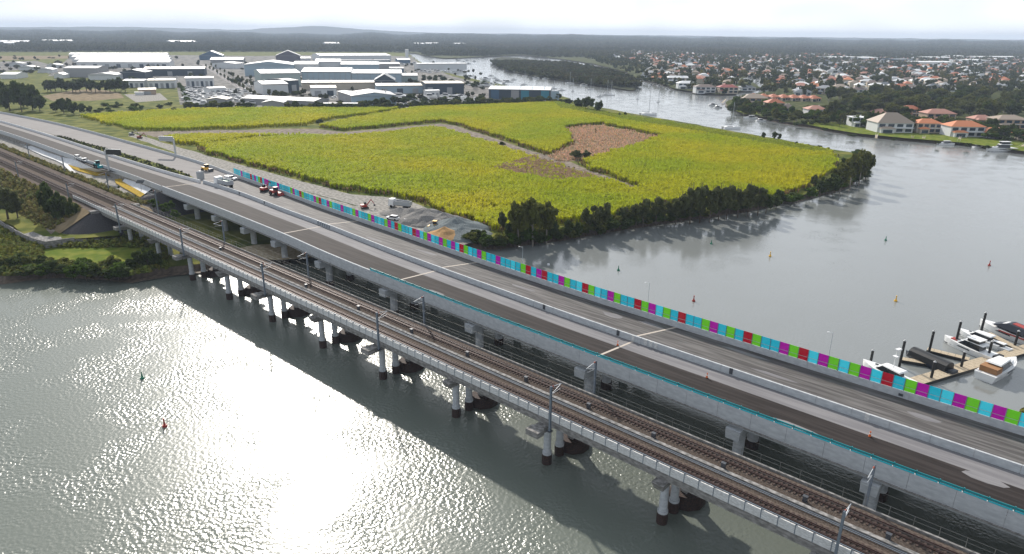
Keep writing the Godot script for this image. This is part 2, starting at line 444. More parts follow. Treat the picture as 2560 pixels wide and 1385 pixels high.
func make_far() -> void:
	# low wooded rise to the horizon and a pale range beyond
	var mb := MB.new()
	var cols := 90
	for i in cols:
		for j in 5:
			var q := []
			for e in [[0, 0], [1, 0], [1, 1], [0, 1]]:
				var az := lerpf(-0.85, 0.85, float(i + e[0]) / cols)
				var dist: float = [2600.0, 4200.0, 5600.0, 7000.0, 8200.0, 9200.0][j + e[1]]
				q.append(Vector3(sin(az) * dist, far_height(az, dist), -cos(az) * dist))
			mb.quad(q[0], q[1], q[2], q[3])
	structure("hills", mb.mesh(), M.forest_floor)
	mb = MB.new()
	var ridge := []
	for i in 121:
		var u := -300.0 + i * 28.0
		var k := 0.0
		k += 8.5 * exp(-pow((u - 780.0) / 70.0, 2.0)) + 6.0 * exp(-pow((u - 880.0) / 110.0, 2.0)) + 4.5 * exp(-pow((u - 680.0) / 50.0, 2.0)) + 4.0 * exp(-pow((u - 330.0) / 220.0, 2.0))
		k += 1.2 * noise.get_noise_1d(u * 2.0) + 1.2
		var d := ray(u, 85.5 + (u - 1280.0) * 0.0121)
		d.y = 0
		var w := d.normalized() * 10500.0
		ridge.append(Vector3(w.x, 60.0 + k / FPX * 10500.0, w.z))
	for i in ridge.size() - 1:
		var a: Vector3 = ridge[i]; var b: Vector3 = ridge[i + 1]
		mb.quad(Vector3(a.x, 0, a.z) * 0.92, Vector3(b.x, 0, b.z) * 0.92, b, a)
		mb.quad(a, b, Vector3(b.x, 0, b.z) * 1.05, Vector3(a.x, 0, a.z) * 1.05)
	structure("hills", mb.mesh(), M.forest_floor)
func far_height(az: float, dist: float) -> float:
	var k := clampf((dist - 2600.0) / 4800.0, 0, 1)
	var rise := 34.0 + 26.0 * noise.get_noise_2d(az * 900.0, 40.0) + 14.0 * exp(-pow((az - 0.07) / 0.10, 2.0))
	return LAND - 0.3 + k * k * (3 - 2 * k) * rise

# ---------- railway bridge: double track, straight and level
const RS0 := -226.0
const RS1 := 60.0
const RAIL_N := [68.4, 73.9]
func make_railway() -> void:
	var o := thing("railway_bridge", "brown double track railway bridge on paired round concrete columns, lower than the coloured wall", "bridge", br(-90, 71.4), BRB)
	var x0 := RS0 + 90.0
	var x1 := RS1 + 90.0
	var z := func(n: float) -> float: return -(n - 71.4)
	var mb := MB.new()
	mb.bx(Vector3(x0, 8.35, z.call(76.1)), Vector3(x1, 8.75, z.call(66.95)))
	part("deck_slab", mb.mesh(), M.concrete_old, o)
	for n in [67.5, 69.6, 71.5, 73.4, 75.5]:
		mb = MB.new()
		mb.bx(Vector3(x0, 7.15, z.call(n + 0.45)), Vector3(x1, 8.35, z.call(n - 0.45)))
		part("girder", mb.mesh(), M.concrete_old, o)
	mb = MB.new()
	mb.bx(Vector3(x0, 8.75, z.call(75.55)), Vector3(x1, 8.93, z.call(67.15)))
	part("ballast_bed", mb.mesh(), M.ballast, o)
	for n in RAIL_N:
		mb = MB.new()
		mb.hexa([Vector3(x0, 8.93, z.call(n + 1.5)), Vector3(x1, 8.93, z.call(n + 1.5)), Vector3(x1, 8.93, z.call(n - 1.25)), Vector3(x0, 8.93, z.call(n - 1.25)), Vector3(x0, 9.0, z.call(n + 1.2)), Vector3(x1, 9.0, z.call(n + 1.2)), Vector3(x1, 9.0, z.call(n - 1.15)), Vector3(x0, 9.0, z.call(n - 1.15))])
		part("ballast_shoulder", mb.mesh(), M.ballast_dust, o)
		for k in [-0.535, 0.535, -0.30, 0.30]:
			mb = MB.new()
			mb.bx(Vector3(x0, 9.09, z.call(n + k + 0.04)), Vector3(x1, 9.24 if absf(k) > 0.4 else 9.21, z.call(n + k - 0.04)))
			part("rail" if absf(k) > 0.4 else "guard_rail", mb.mesh(), M.rail, o)
	# sleepers: the nearest are single pieces, the rest one part
	mb = MB.new()
	mb.box(Vector3.ZERO, Vector3(0.24, 0.14, 2.05))
	var sl := mb.mesh()
	var rest := MB.new()
	for n in RAIL_N:
		for k in 380:
			var s := 6.0 - k * 0.62
			if s < RS0: break
			if k < 148: part("sleeper", sl, M.sleeper, o, Transform3D(Basis(), Vector3(s + 90.0, 9.05, z.call(n))))
			else: rest.box(Vector3(s + 90.0, 9.05, z.call(n)), Vector3(0.24, 0.14, 2.05))
	part("sleepers", rest.mesh(), M.sleeper, o).set_meta("kind", "stuff")
	# cable trough and pipes between the tracks
	mb = MB.new(); mb.bx(Vector3(x0, 8.93, z.call(71.75)), Vector3(x1, 9.14, z.call(71.2)))
	part("cable_trough", mb.mesh(), M.concrete_old, o)
	for n in [70.55, 70.85]:
		mb = MB.new(); mb.tube(Vector3(x0, 9.06, z.call(n)), Vector3(x1, 9.06, z.call(n)), 0.06, 0.06, 6, false)
		part("pipe", mb.mesh(), M.steel, o)
	mb = MB.new(); mb.box(Vector3(0, 0.35, 0), Vector3(0.5, 0.7, 0.4)); mb.box(Vector3(0, 0.74, 0), Vector3(0.58, 0.08, 0.48))
	var cab := mb.mesh()
	for s in [-160, -140, -122, -104, -88, -74, -61, -49, -38, -28, -18, -9]:
		part("signal_box", cab, M.steel_dark, o, Transform3D(Basis(), Vector3(s + 90.0, 8.93, z.call(72.25 + 0.3 * sin(s)))))
	# near parapet: white panels between dark stanchions
	mb = MB.new(); mb.bx(Vector3(0.04, 8.42, -0.09), Vector3(1.90, 9.55, 0.09))
	var pan := mb.mesh()
	mb = MB.new(); mb.bx(Vector3(-0.05, 8.38, -0.13), Vector3(0.05, 9.72, 0.11))
	var stn := mb.mesh()
	for k in 134:
		var xf := Transform3D(Basis(), Vector3(10.0 - k * 1.93 + 90.0 - 1.93, 0, z.call(66.85)))
		part("parapet_panel", pan, M.parapet_white, o, xf)
		part("stanchion", stn, M.steel, o, xf)
	mb = MB.new(); mb.bx(Vector3(100, 8.42, z.call(66.94)), Vector3(x1, 9.55, z.call(66.76)))
	part("parapet_end", mb.mesh(), M.parapet_white, o)
	mb = MB.new(); mb.bx(Vector3(x0, 9.74, z.call(66.9)), Vector3(x1, 9.8, z.call(66.8)))
	part("top_rail", mb.mesh(), M.steel, o)
	# far kerb and wire handrail
	mb = MB.new(); mb.bx(Vector3(x0, 8.7, z.call(76.05)), Vector3(x1, 9.16, z.call(75.78)))
	part("kerb", mb.mesh(), M.concrete_old, o)
	mb = MB.new(); mb.tube(Vector3(0, 8.7, 0), Vector3(0, 10.25, 0), 0.03, 0.03, 5)
	var post := mb.mesh()
	for k in 95:
		part("handrail_post", post, M.wire, o, Transform3D(Basis(), Vector3(20.0 - k * 2.5 + 90.0, 0, z.call(76.35))))
	for y in [9.65, 10.22]:
		mb = MB.new(); mb.tube(Vector3(x0, y, z.call(76.35)), Vector3(x1, y, z.call(76.35)), 0.016, 0.016, 5, false)
		part("handrail", mb.mesh(), M.wire, o)
	# piers: a headstock on two columns, each in a dark tidal casing
	mb = MB.new()
	mb.hexa([Vector3(-0.62, 6.05, -5.1), Vector3(0.62, 6.05, -5.1), Vector3(0.62, 6.05, 5.1), Vector3(-0.62, 6.05, 5.1), Vector3(-0.85, 7.12, -5.6), Vector3(0.85, 7.12, -5.6), Vector3(0.85, 7.12, 5.6), Vector3(-0.85, 7.12, 5.6)])
	var head := mb.mesh()
	mb = MB.new(); mb.box(Vector3(0, 6.72, 6.3), Vector3(2.2, 0.9, 1.5))
	var plinth := mb.mesh()
	mb = MB.new(); mb.tube(Vector3(0, 1.6, 0), Vector3(0, 6.05, 0), 0.56, 0.56, 16); mb.tube(Vector3(0, 1.6, 0), Vector3(0, 2.0, 0), 0.70, 0.70, 16)
	var col := mb.mesh()
	mb = MB.new(); mb.tube(Vector3(0, -2, 0), Vector3(0, 1.62, 0), 0.74, 0.74, 16)
	var cas := mb.mesh()
	mb = MB.new()
	mb.tube(Vector3(0, -2, 0), Vector3(0, 0.7, 0), 2.7, 2.7, 10); mb.tube(Vector3(0, 0.7, 0), Vector3(0, 1.5, 0), 2.7, 1.9, 10)
	var cap := mb.mesh()
	mb = MB.new(); mb.box(Vector3(0, 3.8, 0), Vector3(1.0, 4.6, 1.6))
	var wide := mb.mesh()
	for k in range(-3, 12):
		var s := -169.0 + 19.35 * k
		if s > RS1: break
		var pier := Node3D.new()
		pier.name = "pier"
		o.add_child(pier, true)
		pier.position = Vector3(s + 90.0, 0, 0)
		part("headstock", head, M.concrete_old, pier)
		for q in [3.3, 0.3]:
			part("column", col, M.concrete, pier, Transform3D(Basis(), Vector3(0, 0, q)))
			if s > -172.0: part("casing", cas, M.pile_casing, pier, Transform3D(Basis(), Vector3(0, 0, q)))
		part("pile_cap" if s > -172.0 else "footing", cap, M.pile_casing, pier, Transform3D(Basis(), Vector3(0, 0, -3.1)))
		part("column", wide, M.concrete_old, pier, Transform3D(Basis(), Vector3(0, 0, -3.1)))
		if posmod(k, 2) == 0: part("mast_plinth", plinth, M.concrete_old, pier)
	# overhead-line masts stand on the bridge: things of their own
	var far_mast := true
	for s in [-12.5, -51.0, -89.7, -128.4, -167.1]:
		mast(s, 66.1, 7.15, 1.0, "grey overhead line mast on the rail bridge beside the white parapet panels")
		mast(s, 76.75, 7.6, -1.0, "grey overhead line mast on the rail bridge beside the wire handrail")
	for q in [[-205, 64.9], [-245, 64.7], [-300, 64.6], [-215, 79.5], [-255, 79.6], [-300, 79.7], [-345, 79.8]]:
		mast(q[0], q[1], 6.0, 1.0 if q[1] < 70 else -1.0, "grey overhead line mast beside the track on the embankment")
	# contact wires hang from the masts
	for i in 2:
		var w := thing("contact_wire", ["thin overhead wire above the track beside the white parapet", "thin overhead wire above the track beside the wire handrail"][i], "wire", br(-90, RAIL_N[i]), BRB)
		mb = MB.new(); mb.tube(Vector3(-200, 13.1, 0), Vector3(150, 13.1, 0), 0.012, 0.012, 4, false)
		part("wire", mb.mesh(), M.wire, w)

func mast(s: float, n: float, y0: float, side: float, label: String) -> void:
	var o := thing("overhead_line_mast", label, "mast", br(s, n, y0), BRB, "overhead line masts along the railway")
	var h := 14.3 - y0
	var mb := MB.new()
	for q in [-0.13, 0.13]: mb.box(Vector3(0, h / 2, q), Vector3(0.26, h, 0.05))
	mb.box(Vector3(0, h / 2, 0), Vector3(0.05, h, 0.24))
	part("post", mb.mesh(), M.steel, o)
	mb = MB.new(); mb.box(Vector3(0, 0.05, 0), Vector3(0.7, 0.1, 0.7))
	part("base_plate", mb.mesh(), M.steel_dark, o)
	var z := -side
	mb = MB.new(); mb.tube(Vector3(0, h - 0.1, 0), Vector3(0, h - 0.45, 2.3 * z), 0.05, 0.05, 6)
	part("cantilever_arm", mb.mesh(), M.galv, o)
	mb = MB.new(); mb.tube(Vector3(0, h - 1.3, 0), Vector3(0, h - 0.45, 2.3 * z), 0.05, 0.05, 6); mb.tube(Vector3(0, h - 1.3, 0), Vector3(0, h - 1.15, 2.1 * z), 0.03, 0.03, 6)
	part("cantilever_arm", mb.mesh(), M.galv, o)
	mb = MB.new(); mb.tube(Vector3(0, h - 0.1, 0.15 * z), Vector3(0, h - 0.15, 0.5 * z), 0.1, 0.1, 8)
	part("insulator", mb.mesh(), M.rust_red, o)

# ---------- motorway bridge: two carriageways, level at 9 m, curving away at its far end
const NEAR_N := [[-640, 82], [-560, 87], [-440, 90.6], [-380, 91.2], [-330, 91.0], [-269, 92.0], [-241, 91.2], [-200, 90.2], [-160, 88.6], [-138, 87.0], [-118, 86.1], [-60, 85.2], [70, 84.9]]
const MED_N := [[-640, 95], [-560, 100], [-440, 103.4], [-380, 103.8], [-330, 103.5], [-289, 103.7], [-258, 104.3], [-241, 105.2], [-214, 105.2], [-185, 103.2], [-162, 102.0], [-124, 99.1], [-95, 97.6], [-60, 96.45], [70, 96.3]]
const FAR_IN := [[-640, 97], [-560, 102], [-497, 104.8], [-409, 107.6], [-311, 110.4], [-262, 109.0], [-241, 106.0], [-214, 106]]
const FAR_N := [[-640, 103], [-536, 113.8], [-476, 119.4], [-438, 121.4], [-389, 122.3], [-305, 122.2], [-271, 121.2], [-238, 118.1], [-206, 115.8], [-179, 113.4], [-138, 110.9], [-106, 108.8], [-65, 107.3], [70, 107.0]]
func tab(t: Array, s: float) -> float:
	if s <= t[0][0]: return t[0][1]
	for i in t.size() - 1:
		if s <= t[i + 1][0]:
			var p0: float = t[maxi(i - 1, 0)][1]; var p1: float = t[i][1]; var p2: float = t[i + 1][1]; var p3: float = t[mini(i + 2, t.size() - 1)][1]
			var k: float = (s - t[i][0]) / (t[i + 1][0] - t[i][0])
			var m1: float = 0.0 if i == 0 else (p2 - p0) / (t[i + 1][0] - t[i - 1][0]) * (t[i + 1][0] - t[i][0])
			var m2: float = 0.0 if i + 2 >= t.size() else (p3 - p1) / (t[i + 2][0] - t[i][0]) * (t[i + 1][0] - t[i][0])
			return p1 * (1 + 2 * k) * (1 - k) * (1 - k) + m1 * k * (1 - k) * (1 - k) + p2 * k * k * (3 - 2 * k) + m2 * k * k * (k - 1)
	return t[-1][1]
func near_n(s: float) -> float: return tab(NEAR_N, s)
func med_n(s: float) -> float: return tab(MED_N, s)
func far_n(s: float) -> float: return tab(FAR_N, s)
func ml(s: float, n: float, y: float) -> Vector3:     # motorway's own axes
	return Vector3(s + 60.0, y, -(n - 96.0))
func strip(s0: float, s1: float, a: Callable, b: Callable, y0: float, y1: float, thick := 0.0) -> ArrayMesh:
	var mb := MB.new()
	var k := maxi(1, int((s1 - s0) / 6.0))
	for i in k:
		var p := lerpf(s0, s1, float(i) / k)
		var q := lerpf(s0, s1, float(i + 1) / k)
		var w := [ml(p, a.call(p), y0), ml(q, a.call(q), y0), ml(q, b.call(q), y1), ml(p, b.call(p), y1)]
		if thick > 0.0:
			var dn := Vector3.DOWN * thick
			mb.hexa([w[0] + dn, w[1] + dn, w[2] + dn, w[3] + dn, w[0], w[1], w[2], w[3]])
		else: mb.quad(w[0], w[1], w[2], w[3])
	return mb.mesh()
func mway_xf(s: float, n: Callable, off := 0.0) -> Transform3D:   # a piece that follows one edge of the motorway
	var a: float = n.call(s - 0.5); var b: float = n.call(s + 0.5)
	return Transform3D(Basis(Vector3.UP, atan2(b - a, 1.0)), ml(s, (a + b) / 2 + off, 0))
const PANELS := "CCCCRCCMCCGCCCCMRCCCGCCMCCCCMCCCCRCMCGRCMMCCCCMCCCCCGMCCRGCCCCMGRCCMGCCCMCCCGMCCCGMCCCGMCRGCCCRMCGMCCMGCMCRGCCMGCCMCCCCGRCMRCCMGCCRGCCMGCCRGMCGCRCCGMCGCRGCCMGRCMGCGMCRCGMCCMGCMGCCGCCMG"
const MS0 := -241.0
func make_motorway() -> void:
	var o := thing("motorway_bridge", "wide new concrete motorway bridge with dark asphalt and a wall of coloured panels", "bridge", br(-60, 96), BRB)
	var nn := near_n; var mn := med_n; var fn := far_n
	part("deck_slab", strip(MS0, 70, func(s): return near_n(s) + 0.15, func(s): return far_n(s) + 0.7, 8.96, 8.96, 0.55), M.concrete, o)
	for k in 9:
		var t := (k + 0.5) / 9.0
		part("girder", strip(MS0, 70, func(s): return lerpf(near_n(s), far_n(s), t) - 0.75, func(s): return lerpf(near_n(s), far_n(s), t) + 0.75, 8.38, 8.38, 1.45), M.concrete, o)
	# road surfaces, each sheet a few millimetres above the last
	part("asphalt_lane", strip(MS0, 70, func(s): return near_n(s) + 0.4, func(s): return lerpf(near_n(s), med_n(s), 0.68), 9.0, 9.0), M.asphalt_new, o)
	part("asphalt_shoulder", strip(MS0, 70, func(s): return lerpf(near_n(s), med_n(s), 0.68), func(s): return med_n(s), 8.992, 8.992), M.asphalt_grey, o)
	part("asphalt_lane", strip(MS0, 70, func(s): return med_n(s) + 0.55, func(s): return far_n(s), 9.0, 9.0), M.asphalt_far, o)
	# worn and mended patches on the surface
	for q in [[-66.0, 104.0, 5.0, 2.0], [-58.0, 105.2, 6.0, 1.4], [-40.0, 105.6, 9.0, 1.2], [-70.5, 99.0, 4.0, 1.0], [-88.0, 103.5, 7.0, 1.1], [-25.0, 88.0, 7.0, 1.4], [-3.0, 92.0, 6.0, 2.0], [-33.0, 101.0, 8.0, 0.9], [-122.0, 106.0, 9.0, 1.2], [-100.0, 89.0, 6.0, 0.9], [-140.0, 104.0, 8.0, 1.0], [-12.0, 103.0, 5.0, 1.6]]:
		var pm := MB.new()
		var c0 := []
		for i in 9:
			var w := TAU * i / 9.0
			c0.append(ml(q[0] + cos(w) * q[2] / 2 * rf(0.7, 1.1), q[1] + sin(w) * q[3] / 2 * rf(0.7, 1.1), 9.004))
		for i in 9: pm.tri(ml(q[0], q[1], 9.004), c0[(i + 1) % 9], c0[i])
		part("asphalt_patch", pm.mesh(), M.asphalt_grey, o)
	# expansion joints across the deck
	for s in [-241.0, -160.5, -109.5, -56.0, 22.0]:
		for q in [[near_n, 0.45, med_n, -0.05], [med_n, 0.6, far_n, -0.05]]:
			var mb0 := MB.new()
			var a: float = q[0].call(s) + q[1]; var b: float = q[2].call(s) + q[3]
			mb0.hexa([ml(s - 2.2, a, 8.97), ml(s - 1.75, a, 8.97), ml(s + 2.2 if q[1] > 0.5 else s - 0.3, b, 8.97), ml(s + 1.75 if q[1] > 0.5 else s - 0.75, b, 8.97), ml(s - 2.2, a, 9.012), ml(s - 1.75, a, 9.012), ml(s + 2.2 if q[1] > 0.5 else s - 0.3, b, 9.012), ml(s + 1.75 if q[1] > 0.5 else s - 0.75, b, 9.012)])
			part("expansion_joint", mb0.mesh(), M.joint, o)
	# barriers of precast pieces; the outer parapet hangs below the deck edge
	var mb := MB.new()
	mb.hexa([Vector3(0.02, 8.98, -0.28), Vector3(4.98, 8.98, -0.28), Vector3(4.98, 8.98, 0.28), Vector3(0.02, 8.98, 0.28), Vector3(0.02, 10.1, -0.17), Vector3(4.98, 10.1, -0.17), Vector3(4.98, 10.1, 0.17), Vector3(0.02, 10.1, 0.17)])
	var bar := mb.mesh()
	mb = MB.new()
	mb.hexa([Vector3(0.015, 7.75, -0.06), Vector3(4.985, 7.75, -0.06), Vector3(4.985, 7.75, 0.22), Vector3(0.015, 7.75, 0.22), Vector3(0.015, 10.15, -0.18), Vector3(4.985, 10.15, -0.18), Vector3(4.985, 10.15, 0.18), Vector3(0.015, 10.15, 0.18)])
	var par := mb.mesh()
	mb = MB.new()
	mb.hexa([Vector3(0.015, 7.9, -0.3), Vector3(4.985, 7.9, -0.3), Vector3(4.985, 7.9, 0.1), Vector3(0.015, 7.9, 0.1), Vector3(0.015, 10.15, -0.25), Vector3(4.985, 10.15, -0.25), Vector3(4.985, 10.15, 0.05), Vector3(0.015, 10.15, 0.05)])
	var parf := mb.mesh()
	for k in 62:
		var s := 65.0 - 5.0 * (k + 1)
		if s < MS0 - 1.0: break
		part("median_barrier", bar, M.concrete, o, mway_xf(s, mn, 0.28))
		part("parapet", par, M.concrete, o, mway_xf(s, nn, 0.18))
		part("wall_barrier", parf, M.concrete, o, mway_xf(s, fn, 0.1))
	# thin pipe and ledge along the outer face
	part("ledge", strip(MS0, 70, func(s): return near_n(s) - 0.22, func(s): return near_n(s) + 0.2, 7.74, 7.74, 0.16), M.concrete_old, o)
	# teal rail on the near parapet
	mb = MB.new(); mb.bx(Vector3(0.02, 10.42, -0.05), Vector3(2.46, 10.66, 0.05))
	var trail := mb.mesh()
	mb = MB.new(); mb.bx(Vector3(0.02, 10.17, 0.04), Vector3(2.30, 10.36, 0.14))
	var crail := mb.mesh()
	mb = MB.new(); mb.bx(Vector3(-0.06, 10.1, -0.09), Vector3(0.06, 10.76, 0.09))
	var tpost := mb.mesh()
	for k in 76:
		var s := 70.0 - 2.48 * (k + 1)
		if s < -118.5: break
		var xf := mway_xf(s, nn, 0.18)
		part("teal_rail", trail, M.teal, o, xf)
		part("cyan_rail", crail, M.cyan_rail, o, xf)
		part("rail_post", tpost, M.teal, o, xf)
	# noise wall: coloured translucent panels between steel posts, a thin pale bar across them
	mb = MB.new(); mb.bx(Vector3(0.05, 10.2, -0.025), Vector3(1.53, 12.2, 0.025))
	var pan := mb.mesh()
	mb = MB.new(); mb.bx(Vector3(-0.04, 10.1, -0.06), Vector3(0.04, 12.22, 0.06))
	var npost := mb.mesh()
	mb = MB.new(); mb.bx(Vector3(0.04, 10.86, 0.05), Vector3(1.54, 10.92, 0.09))
	var nbar := mb.mesh()
	var count := PANELS.length()
	for i in range(24, count):      # the wall begins here
		var s := 3.0 + 1.58 * 4 - 1.58 * (count - i)
		var xf := mway_xf(s, fn, 0.2)
		part("wall_panel", pan, M["panel_" + ("D" if PANELS[i] == "C" and (i * 7) % 3 == 0 else PANELS[i])], o, xf).set_meta("label", {"C": "cyan", "G": "lime green", "M": "magenta", "R": "red"}[PANELS[i]] + " translucent noise wall panel")
		part("wall_post", npost, M.steel, o, xf)
		part("wall_rail", nbar, M.galv, o, xf)
	# dark and pale cover plates on the median
	mb = MB.new(); mb.bx(Vector3(0, 9.15, 0.18), Vector3(0.55, 10.16, 0.32))
	var plate := mb.mesh()
	for q in [[-77.5, 0], [-60.0, 0], [-38.5, 0], [-56.8, 1], [-54.3, 1], [-53.2, 1], [-52.2, 1], [-18.2, 1], [-214.0, 0], [-196.0, 0], [-163.5, 2], [-162.3, 2], [-161.1, 2], [-159.9, 2], [-158.7, 2], [-157.5, 2]]:
		part("cover_plate", plate, [M.steel_dark, M.parapet_white, M.steel][q[1]], o, mway_xf(q[0], mn, 0.28))
	# piers
	mb = MB.new(); mb.tube(Vector3(0, -2, 0), Vector3(0, 5.4, 0), 0.82, 0.82, 18)
	var col := mb.mesh()
	mb = MB.new(); mb.tube(Vector3(0, -2, 0), Vector3(0, 1.3, 0), 1.0, 1.0, 18)
	var cas := mb.mesh()
	for s in [-221.0, -201.0, -182.0, -164.0, -140.5, -113.6, -86.2, -59.4, -32.1, -13.8, 6.0, 33.0, 58.0]:
		var pier := Node3D.new()
		pier.name = "pier"
		o.add_child(pier, true)
		var a := near_n(s) - 0.6; var b := far_n(s) + 0.5
		mb = MB.new()
		mb.hexa([ml(s - 1.0, a, 5.35), ml(s + 1.0, a, 5.35), ml(s + 1.0, b, 5.35), ml(s - 1.0, b, 5.35), ml(s - 1.1, a, 6.92), ml(s + 1.1, a, 6.92), ml(s + 1.1, b, 6.92), ml(s - 1.1, b, 6.92)])
		part("headstock", mb.mesh(), M.concrete, pier)
		for t in [0.13, 0.37, 0.62, 0.87]:
			part("column", col, M.concrete, pier, Transform3D(Basis(), ml(s, lerpf(a, b, t), 0)))
			if s > -165.0: part("casing", cas, M.pile_casing, pier, Transform3D(Basis(), ml(s, lerpf(a, b, t), 0)))
	# small dark plate on the wall barrier
	mb = MB.new(); mb.bx(Vector3(0, 9.35, 0.3), Vector3(0.62, 9.75, 0.34))
	part("sign_plate", mb.mesh(), M.steel_dark, o, mway_xf(-16.4, fn, 0.1))

# ---------- embankments west of the bridges
func wedge(prof: Array, s0: float, s1: float, step := 8.0) -> ArrayMesh:   # prof: list of [Callable n, y]; swept along s in world axes
	var mb := MB.new()
	var k := maxi(1, int((s1 - s0) / step))
	for i in k:
		var p := lerpf(s0, s1, float(i) / k)
		var q := lerpf(s0, s1, float(i + 1) / k)
		for j in prof.size() - 1:
			mb.quad(br(p, prof[j][0].call(p), prof[j][1]), br(q, prof[j][0].call(q), prof[j][1]), br(q, prof[j + 1][0].call(q), prof[j + 1][1]), br(p, prof[j + 1][0].call(p), prof[j + 1][1]))
	return mb.mesh()
func ribbon(a: Array, ya: float, b: Array, yb: float) -> ArrayMesh:
	var mb := MB.new()
	for i in a.size() - 1:
		var y0: float = a[i][2] if a[i].size() > 2 else ya
		var y1: float = a[i + 1][2] if a[i + 1].size() > 2 else ya
		mb.quad(at(a[i][0], a[i][1], y0), at(a[i + 1][0], a[i + 1][1], y1), at(b[i + 1][0], b[i + 1][1], yb), at(b[i][0], b[i][1], yb))
	return mb.mesh()
func k_(n: float) -> Callable: return func(_s): return n
func make_embankments() -> void:
	var W := -640.0
	var near := func(d: float) -> Callable: return func(s): return near_n(s) + d
	var far := func(d: float) -> Callable: return func(s): return far_n(s) + d
	var med := func(d: float) -> Callable: return func(s): return med_n(s) + d
	# railway embankment
	structure("embankment", wedge([[k_(52.0), LAND], [k_(64.6), 8.4]], W, RS0), M.dry_grass)
	structure("embankment", wedge([[k_(64.6), 8.4], [k_(78.0), 8.4]], W, RS0), M.ballast_dust)
	structure("embankment", wedge([[k_(78.0), 8.4], [k_(81.0), 6.6]], W, -236.0), M.grass)
	var o := thing("railway_track", "double railway track on ballast running along the grassy embankment", "railway", br(-400, 71.2, 8.4), BRB)
	for n in RAIL_N:
		var z: float = -(n - 71.2)
		var mb := MB.new()
		mb.hexa([Vector3(-240, 0, z - 1.9), Vector3(174, 0, z - 1.9), Vector3(174, 0, z + 1.9), Vector3(-240, 0, z + 1.9), Vector3(-240, 0.5, z - 1.25), Vector3(174, 0.5, z - 1.25), Vector3(174, 0.5, z + 1.25), Vector3(-240, 0.5, z + 1.25)])
		part("ballast", mb.mesh(), M.ballast, o)
		for q in [-0.535, 0.535]:
			mb = MB.new(); mb.bx(Vector3(-240, 0.69, z + q - 0.04), Vector3(174, 0.85, z + q + 0.04))
			part("rail", mb.mesh(), M.rail, o)
		mb = MB.new()
		for j in 590: mb.box(Vector3(174 - j * 0.7, 0.6, z), Vector3(0.24, 0.18, 2.05))
		part("sleepers", mb.mesh(), M.sleeper, o).set_meta("kind", "stuff")
	# stone-pitched spill slope under the first rail span
	var mb2 := MB.new()
	var rim := []
	for i in 9:
		var a := PI * 0.5 * i / 8.0
		rim.append(br(RS0 + 12.0 * sin(a) - 2.0, 64.6 - 12.5 * cos(a), LAND))
	var apex := br(RS0, 64.6, 8.0)
	for i in 8: mb2.tri(apex, rim[i], rim[i + 1])
	mb2.quad(apex, br(RS0 + 10.0, 64.6, LAND), br(RS0 + 10.0, 78.0, LAND), br(RS0, 78.0, 8.0))
	mb2.quad(br(RS0 - 14.0, 53.2, LAND + 0.1), rim[0], apex, br(RS0 - 8.0, 64.6, 8.45))
	structure("abutment_slope", mb2.mesh(), M.stone_pitch)
	mb2 = MB.new(); mb2.bx(Vector3(-1.5, -3.5, -7), Vector3(0.4, 0.2, 7))
	var ab := structure("abutment", mb2.mesh(), M.concrete_old)
	ab.transform = Transform3D(BRB, br(RS0, 71.4, 8.3))
	# strip between the railway and the motorway, motorway embankment with its carriageways
	structure("verge", wedge([[k_(81.0), 6.6], [near.call(-9.0), 6.3]], W, -228.0), M.gravel)
	structure("verge", wedge([[k_(80.6), 6.66], [k_(82.6), 6.62]], W, -236.0), M.dry_grass)
	structure("verge", wedge([[near.call(-9.0), 6.3], [near.call(0.1), 6.4]], W, -243.0), M.gravel)
	# features of this strip, each edge given by where it shows
	structure("lay_by", ribbon([[176, 387.5], [220, 401], [274, 418], [310, 429]], 8.96, [[176, 390], [200, 404], [245, 423], [303, 433]], 8.92), M.asphalt_new)
	structure("concrete_batter", ribbon([[80, 364, 7.4], [120, 376, 7.4], [160, 391, 7.8], [195, 402.5, 8.6], [233, 420, 8.6], [254, 426, 8.6], [303, 433.5, 8.6]], 7.7, [[66, 367], [100, 382], [140, 399], [170, 411], [205, 421], [240, 430], [300, 436]], 6.75), M.concrete_white)
	structure("mulch", ribbon([[66, 367], [100, 382], [140, 399], [170, 411], [205, 421], [240, 430], [303, 436]], 6.75, [[66, 368.5], [100, 384], [140, 402], [165, 412.5], [195, 427], [238, 439], [292, 439]], 6.6), M.mulch)
	structure("concrete_batter", ribbon([[318, 440], [331, 446], [360, 456], [388, 465.5]], 8.0, [[306, 453], [325, 464], [345, 475], [362, 485]], 6.8), M.concrete_white)
	structure("mulch", ribbon([[304, 446], [306, 453], [325, 464], [345, 475], [362, 485]], 6.8, [[286, 448], [290, 458], [310, 470], [330, 481], [350, 493]], 6.7), M.mulch)
	structure("abutment_slope", wedge([[near.call(-9.0), 6.3], [near.call(0.1), 7.6]], -243.0, -241.0), M.stone_pitch)
	mb2 = MB.new()
	mb2.quad(br(-241, near_n(-241) - 9, 6.3), br(-241, near_n(-241), 7.6), br(-229, near_n(-235), LAND), br(-232, near_n(-235) - 12, LAND))
	mb2.quad(br(-241, near_n(-241), 7.6), br(-241, far_n(-241), 7.6), br(-228, far_n(-235), LAND), br(-229, near_n(-235), LAND))
	structure("abutment_slope", mb2.mesh(), M.stone_pitch)
	mb2 = MB.new()
	mb2.quad(br(-228, 78, 8.4), br(-228, near_n(-228) - 9, 6.3), br(-214, near_n(-228) - 9, LAND), br(-212, 79, LAND))
	mb2.quad(br(-236, 78, 8.4), br(-236, 81, 6.6), br(-228, 81, 6.6), br(-228, 78, 8.4))
	structure("embankment", mb2.mesh(), M.dry_grass)
	structure("embankment", wedge([[near.call(0.1), 6.0], [near.call(0.1), 8.95], [far.call(0.5), 8.95], [far.call(11.0), LAND]], W, MS0), M.gravel)
